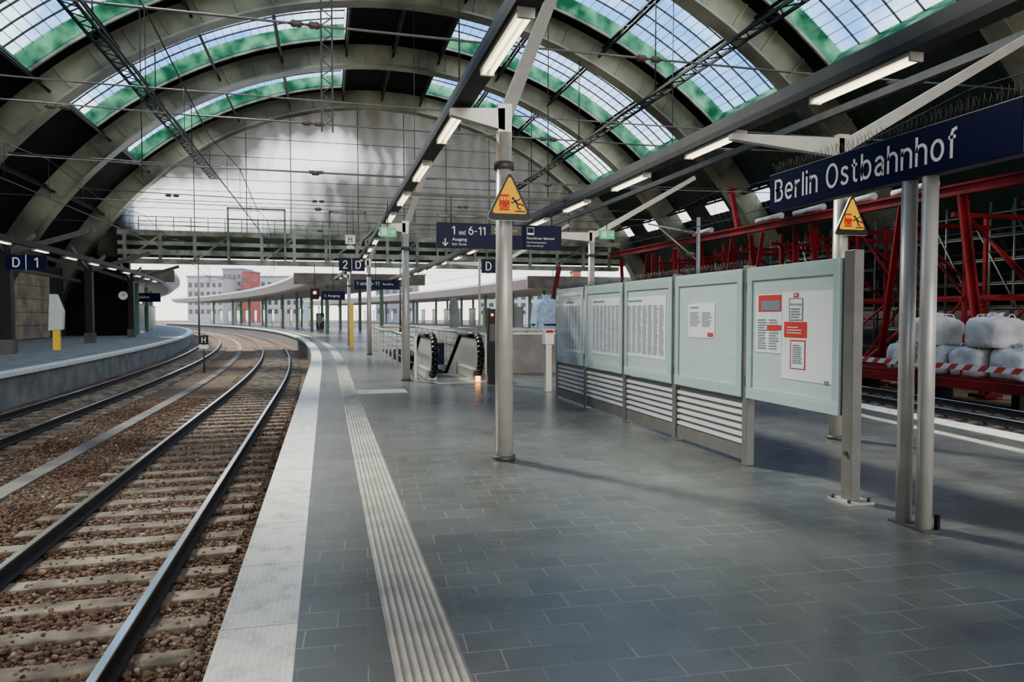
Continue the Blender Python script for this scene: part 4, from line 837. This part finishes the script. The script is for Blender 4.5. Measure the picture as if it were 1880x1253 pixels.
bd=MB().box(c.x-1.35,c.x+1.5,c.y,c.y+.15,c.z-.3,c.z+.3).build('board','navy',t); strokes('1 und 6-11',(c.x-1.2,c.y,c.z-.04),XD,Z,.22,'white',bd,d=.008,w=1.4); text('Rauchfrei',(c.x+.45,c.y,c.z-.02),XD,Z,.13,'white',bd); MB().tube((c.x,c.y+.08,c.z+.3),(c.x,c.y+.08,5.7),.03,6).build('hanger','steeld',t)
t=thing('departure_board','black departure display hanging over the opposite platform beyond the hall','sign',tuple(atT(268,546,60))); c=atT(268,546,60)
bd=MB().box(c.x-1.1,c.x+1.1,c.y,c.y+.25,c.z-.4,c.z+.35).build('board','navy',t); text('Abfahrt',(c.x-.8,c.y,c.z-.1),XD,Z,.25,'white',bd); MB().tube((c.x,c.y+.1,c.z+.35),(c.x,c.y+.1,4.9),.03,6).build('hanger','steeld',t)
t=thing('vending_machine','grey vending machine standing under the main canopy','machine',tuple(atZ(588,603))); c=atZ(588,603)
cb_=MB().box(c.x-.5,c.x+.5,c.y,c.y+.8,0,1.9).build('cabinet','steeld',t,bevel=.03); MB().box(c.x-.4,c.x+.15,c.y-.02,c.y,.7,1.7).build('display','win',cb_); MB().box(c.x+.2,c.x+.42,c.y-.02,c.y,.9,1.4).build('keypad','white',cb_)
# ------------------------------------------------------------ right side: red steelwork, scaffold, bags
RX=19.9
t=thing('red_gantry_beam','long red steel gantry beam on the right running away from the sign','beam',(RX,30,5.3),'red steelwork of the construction site')
MB().beam((RX,14,5.50),(RX,48,5.80),.26,.07).build('bottom_flange','redst',t); MB().beam((RX,14,5.80),(RX,48,6.10),.26,.07).build('top_flange','redst',t); MB().beam((RX,14,5.65),(RX,48,5.95),.06,.26).build('web','redst',t)
t=thing('red_base_beam','red base girder with striped barrier lying beyond the right track','beam',(17.4,22,-.8),'red steelwork of the construction site')
MB().beam((17.25,10,-.32),(17.25,46,-.32),.2,.26).build('girder','redst',t); MB().beam((17.2,10,.16),(17.2,46,.16),.03,.16).build('barrier_board','stripe',t)
for y in np.arange(11,46,2.5): MB().box(17.2,17.24,y-.03,y+.03,-.2,.2).build('barrier_post','redst',t)
cols=[(14.6,.36,0),(17.6,.34,1.0),(20.9,.34,0),(22.1,.26,-1.0),(24.6,.22,1.4),(27,.26,0),(29.2,.24,1.2),(31,.20,-1.6),(33,.24,-1),(35,.20,0),(37,.24,1.2),(39,.2,-1),(41,.24,0),(43,.2,-1.2),(45,.24,1)]
for i,(y,w,ln) in enumerate(cols):
    t=thing('red_column','%s red steel column under the gantry beam, counted from the right frame edge'%ORD[i],'column',(RX,y,-.9),'red steel columns of the construction site')
    MB().beam((RX,y,-.9),(RX+.0,y+ln,5.5),w,w*.25).build('flange','redst',t); MB().beam((RX,y,-.9),(RX,y+ln,5.5),w*.25,w).build('web','redst',t); MB().box(RX-.35,RX+.35,y-.3,y+.3,-.95,-.85).build('foot_plate','redst',t)
for i in range(12):
    y=14.8+i*2.6; t=thing('red_brace_frame','%s braced red steel frame behind the gantry columns'%ORD[i],'frame',(23.7,y,-.9),'braced red steel frames of the construction site')
    for x in (21.6,25.4): MB().beam((x,y,-.95),(x,y,5.6),.13,.13).build('upright','redst',t)
    MB().beam((21.0,y,5.1),(25.6,y,5.1),.14,.16).build('crossbeam','redst',t); MB().beam((21.4,y,2.2),(25.6,y,2.2),.10,.12).build('crossbeam','redst',t)
    MB().beam((21.6,y,-.6),(25.4,y,2.1),.08,.08).build('diagonal','redst',t); MB().beam((25.4,y,2.3),(21.6,y,5.0),.08,.08).build('diagonal','redst',t)
    MB().beam((21.6,y+.12,2.4),(21.6,y+2.45,5.0),.08,.08).build('diagonal','redst',t); MB().beam((21.6,y+2.45,-.5),(21.6,y+.12,2.1),.07,.07).build('diagonal','redst',t); MB().beam((21.6,y+.08,2.25),(21.6,y+2.5,2.25),.08,.10).build('tie','redst',t)
t=thing('red_raised_frame','red steel beams high behind the station name sign','frame',(22,16,6),'red steelwork of the construction site')
MB().beam((22,11,7.7),(22,22,7.7),.20,.24).build('runner','redst',t); MB().beam((22,12.5,5.6),(22,12.5,7.7),.22,.22).build('upright','redst',t); MB().beam((22,17,5.6),(22,17,7.7),.22,.22).build('upright','redst',t); MB().beam((22,13,5.8),(22,17,7.6),.10,.10).build('diagonal','redst',t)
t=thing('red_stub_column','short red column rising above the gantry beam in the middle of its length','column',(RX,31,6),'red steelwork of the construction site')
MB().beam((RX,31.5,6.0),(RX,32.2,8.0),.22,.22).build('shaft','redst',t); MB().box(RX-.25,RX+.25,31.95,32.45,8.0,8.08).build('head_plate','redst',t)
for i,y in enumerate((19.6,22.4,25.2,28.0,34.0)):
    zz_=5.83+(y-14)*.30/34; tag(MB().tube((RX,y,zz_+.17),(RX,y+1.2,zz_+.18),.14,10,.09).tube((RX,y+1.2,zz_+.18),(RX,y+1.9,zz_+.14),.09,10,.12).build('tarpaulin_bundle','bag'),'%s pale tarpaulin bundle lying on the red gantry beam, counted from the station sign'%ORD[i],'tarpaulin','pale tarpaulin bundles on the gantry beam')
for k_,(xs,ya,yb) in enumerate(((27.2,13,29.5),(27.2,30.5,46))):
    t=thing('scaffold','%s grey tube scaffold tower behind the red steelwork'%['nearer','farther'][k_],'scaffold',(28,(ya+yb)/2,-1),'scaffolds behind the red steelwork')
    for y in np.arange(ya,yb,1.1):
        for x in (xs,xs+1.2): MB().tube((x,y,-1),(x,y,6.4),.045,6).build('standard','scaff',t)
    for z in (.0,1.0,2.0,3.0,4.0,5.0):
        MB().tube((xs,ya,z+.9),(xs,yb,z+.9),.04,6).build('ledger','scaff',t); MB().tube((xs+1.2,ya,z+.4),(xs+1.2,yb,z+.4),.04,6).build('ledger','scaff',t)
        MB().box(xs,xs+1.2,ya,yb,z-.03,z+.03).build('deck','plank',t)
    for y in np.arange(ya,yb-4,2): MB().tube((xs-.05,y,-1),(xs-.05,y+4,6),.035,6).build('brace','scaff',t)
# bulk bags
def bagmesh(zs=1,seed=1): 
    rn=random.Random(seed); mm=MB(); n=36; prof=[(0,0),(.46,0),(.55,.05),(.57,.16),(.565,.27),(.58,.38),(.57,.50),(.57,.62),(.55,.72),(.48,.80),(.36,.83),(.24,.85),(.15,.86),(.13,.89),(.18,.96),(.11,.95),(0,.88)]
    ph=[rn.random()*6.28 for _ in range(8)]; vs=[]
    for j,(r,z) in enumerate(prof):
        for i in range(n):
            a=2*math.pi*i/n; e=6; sq=1/((abs(cos(a))**e+abs(sin(a))**e)**(1/e)); crease=.03*sin(5*a+ph[0]+j*.9)+.03*sin(9*a+ph[1]-j*1.3)+.04*sin(2*a+ph[2])*sin(j*.5+ph[3])
            rr=r*sq*(1+crease+.015*rn.random()); vs.append((rr*cos(a),rr*sin(a),(z+.035*sin(3*a+j+ph[4]) if j>1 else z)*zs))
    m_=len(prof); mm.add(vs,[(j*n+i,j*n+(i+1)%n,(j+1)*n+(i+1)%n,(j+1)*n+i) for j in range(m_-1) for i in range(n)],True); return mm
bagt=thing('bulk_bag','x','bag',(0,0,0)); bagmesh().build('sack','bag',bagt)
for a in range(4):
    an=rad(45+90*a); c=Vector((.5*cos(an),.5*sin(an),.74)); MB().path([c,c+Vector((-.08*cos(an),-.08*sin(an),.18)),c+Vector((-.2*cos(an)+.08,-.2*sin(an),.20)),c+Vector((-.18*cos(an),-.18*sin(an)+.1,.05))],.018,6).build('lifting_loop','bag',bagt)
BX=18.35
spots=[(18.9,-.15,'lower row, leftmost of the large stack beside the sign posts'),(17.65,-.15,'lower row, second from the left in the large stack'),(16.4,-.15,'lower row, third from the left in the large stack'),(15.15,-.15,'lower row at the right frame edge'),(17.9,.70,'upper row, leftmost on top of the large stack'),(15.9,.70,'upper row at the right frame edge'),(23.0,-.15,'lone small bag seen just right of the end showcase post')]
first=True
for y,z,l in spots:
    loc=(BX+random.uniform(-.08,.08),y,z); lab='white woven bulk bag, '+l
    if first: bagt.location=loc; bagt['label']=lab; bagt['group']='white bulk bags on the red cart'; first=False
    else: copy_tree(bagt,loc,lab,'white bulk bags on the red cart',rz=random.choice((0,1,2,3))*math.pi/2+random.uniform(-.08,.08))
t=thing('bag_cart','flat red steel cart under the white bulk bags','cart',(BX,19,-.9))
MB().box(BX-.75,BX+.75,14.2,24,-.25,-.15).build('deck','redst',t)
for s_ in (-.7,.7): MB().box(BX+s_-.05,BX+s_+.05,14.2,24,-.5,-.25).build('side_beam','redst',t)
for y in (14.8,18,21,23.4): MB().box(BX-.6,BX+.6,y-.12,y+.12,-.98,-.4).build('leg','black',t)
c=atT(1003,600,40); 
t=thing('wrapped_load','tall pale blue plastic wrapped load standing on a red cart beyond the stair parapet','load',(c.x,c.y,.4)); mm=bagmesh(1,5); mm.v=[(c.x+x*1.3,c.y+y*1.3,.43+z*2.4) for x,y,z in mm.v]; mm.build('wrapped_sack','bluewrap',t)
MB().lathe((c.x,c.y,.45),[(.86,.6),(.88,.65),(.86,.7)],14).build('strap','blackr',t)
cx0=c.x-1.4
t=thing('red_cart','long low red steel cart beyond the stair parapet carrying the blue load','cart',(c.x,c.y,-.8)); MB().box(cx0,c.x+2.2,c.y-1,c.y+1,.25,.42).build('deck','redst',t)
for x in np.arange(cx0+.1,c.x+2.3,.9): MB().box(x-.06,x+.06,c.y-1,c.y-.88,-.4,.25).build('strut','redst',t)
MB().box(cx0,c.x+2.2,c.y-1,c.y-.85,-.5,-.35).build('lower_beam','redst',t)
for x in (cx0+.5,c.x+1.4): MB().tube((x,c.y-1,-.7),(x,c.y+1,-.7),.22,12).build('wheel_axle','black',t)
p=atT(1012,556,46); q=atT(1024,490,46); t=thing('red_raking_prop','leaning red steel prop standing behind the farthest showcase','prop',tuple(p)); MB().beam(Vector((p.x-.6,p.y,-.9)),q+Vector((.1,0,0)),.26,.26).build('shaft','redst',t)
MB().box(p.x-1.0,p.x-.1,p.y-.3,p.y+.3,-1,-.85).build('foot_plate','redst',t)
c=atT(1282,440,26); t=thing('bracket_mast','grey catenary bracket with insulated arms above the right track','bracket',(c.x,c.y,0)); 
MB().tube((c.x,c.y,-1),(c.x,c.y,5.2),.07,10).build('pole','steel',t); MB().tube((c.x,c.y,4.6),(c.x-2.0,c.y,4.9),.03,8).build('arm','steel',t); MB().tube((c.x,c.y,3.6),(c.x-1.6,c.y,4.8),.03,8).build('stay','steel',t); insulator((c.x-.3,c.y,4.64),t,s=.8); insulator((c.x-.3,c.y,3.85),t,s=.8)
# ------------------------------------------------------------ light
w=bpy.data.worlds.new('world'); S.world=w; w.use_nodes=True; n=w.node_tree.nodes; l=w.node_tree.links; bg=n['Background']
tc=n.new('ShaderNodeTexCoord'); no=n.new('ShaderNodeTexNoise'); no.inputs['Scale'].default_value=3.2; no.inputs['Detail'].default_value=7; no.inputs['Roughness'].default_value=.55; l.new(tc.outputs['Generated'],no.inputs['Vector'])
cr=n.new('ShaderNodeValToRGB'); cr.color_ramp.elements[0].position=.49; cr.color_ramp.elements[1].position=.64; cr.color_ramp.elements[0].color=(.13,.37,.86,1); cr.color_ramp.elements[1].color=(1.35,1.29,1.17,1); l.new(no.outputs['Fac'],cr.inputs['Fac'])
sx=n.new('ShaderNodeSeparateXYZ'); l.new(tc.outputs['Generated'],sx.inputs[0]); mr=n.new('ShaderNodeMapRange'); mr.inputs['From Min'].default_value=.0; mr.inputs['From Max'].default_value=.25; mr.inputs['To Min'].default_value=1; mr.inputs['To Max'].default_value=0; l.new(sx.outputs['Z'],mr.inputs['Value'])
mx=n.new('ShaderNodeMixRGB'); l.new(mr.outputs['Result'],mx.inputs['Fac']); l.new(cr.outputs['Color'],mx.inputs['Color1']); mx.inputs['Color2'].default_value=(1.2,1.12,.98,1)
l.new(mx.outputs['Color'],bg.inputs['Color']); bg.inputs['Strength'].default_value=2.7
def sun(name,d,e,ang,c=(1,1,1)):
    s_=bpy.data.lights.new(name,'SUN'); s_.energy=e; s_.angle=rad(ang); s_.color=c; o=bpy.data.objects.new(name,s_); COL.objects.link(o); o.rotation_euler=Vector(d).to_track_quat('-Z','Y').to_euler(); o.location=(0,0,40)
sun('sun',(.45,-.75,-.75),11.0,7,(1,.93,.80))
sun('added_fill_sun',(-.12,1,-.36),2.2,40,(1,.94,.84))  # second sun added behind the camera to brighten the interior
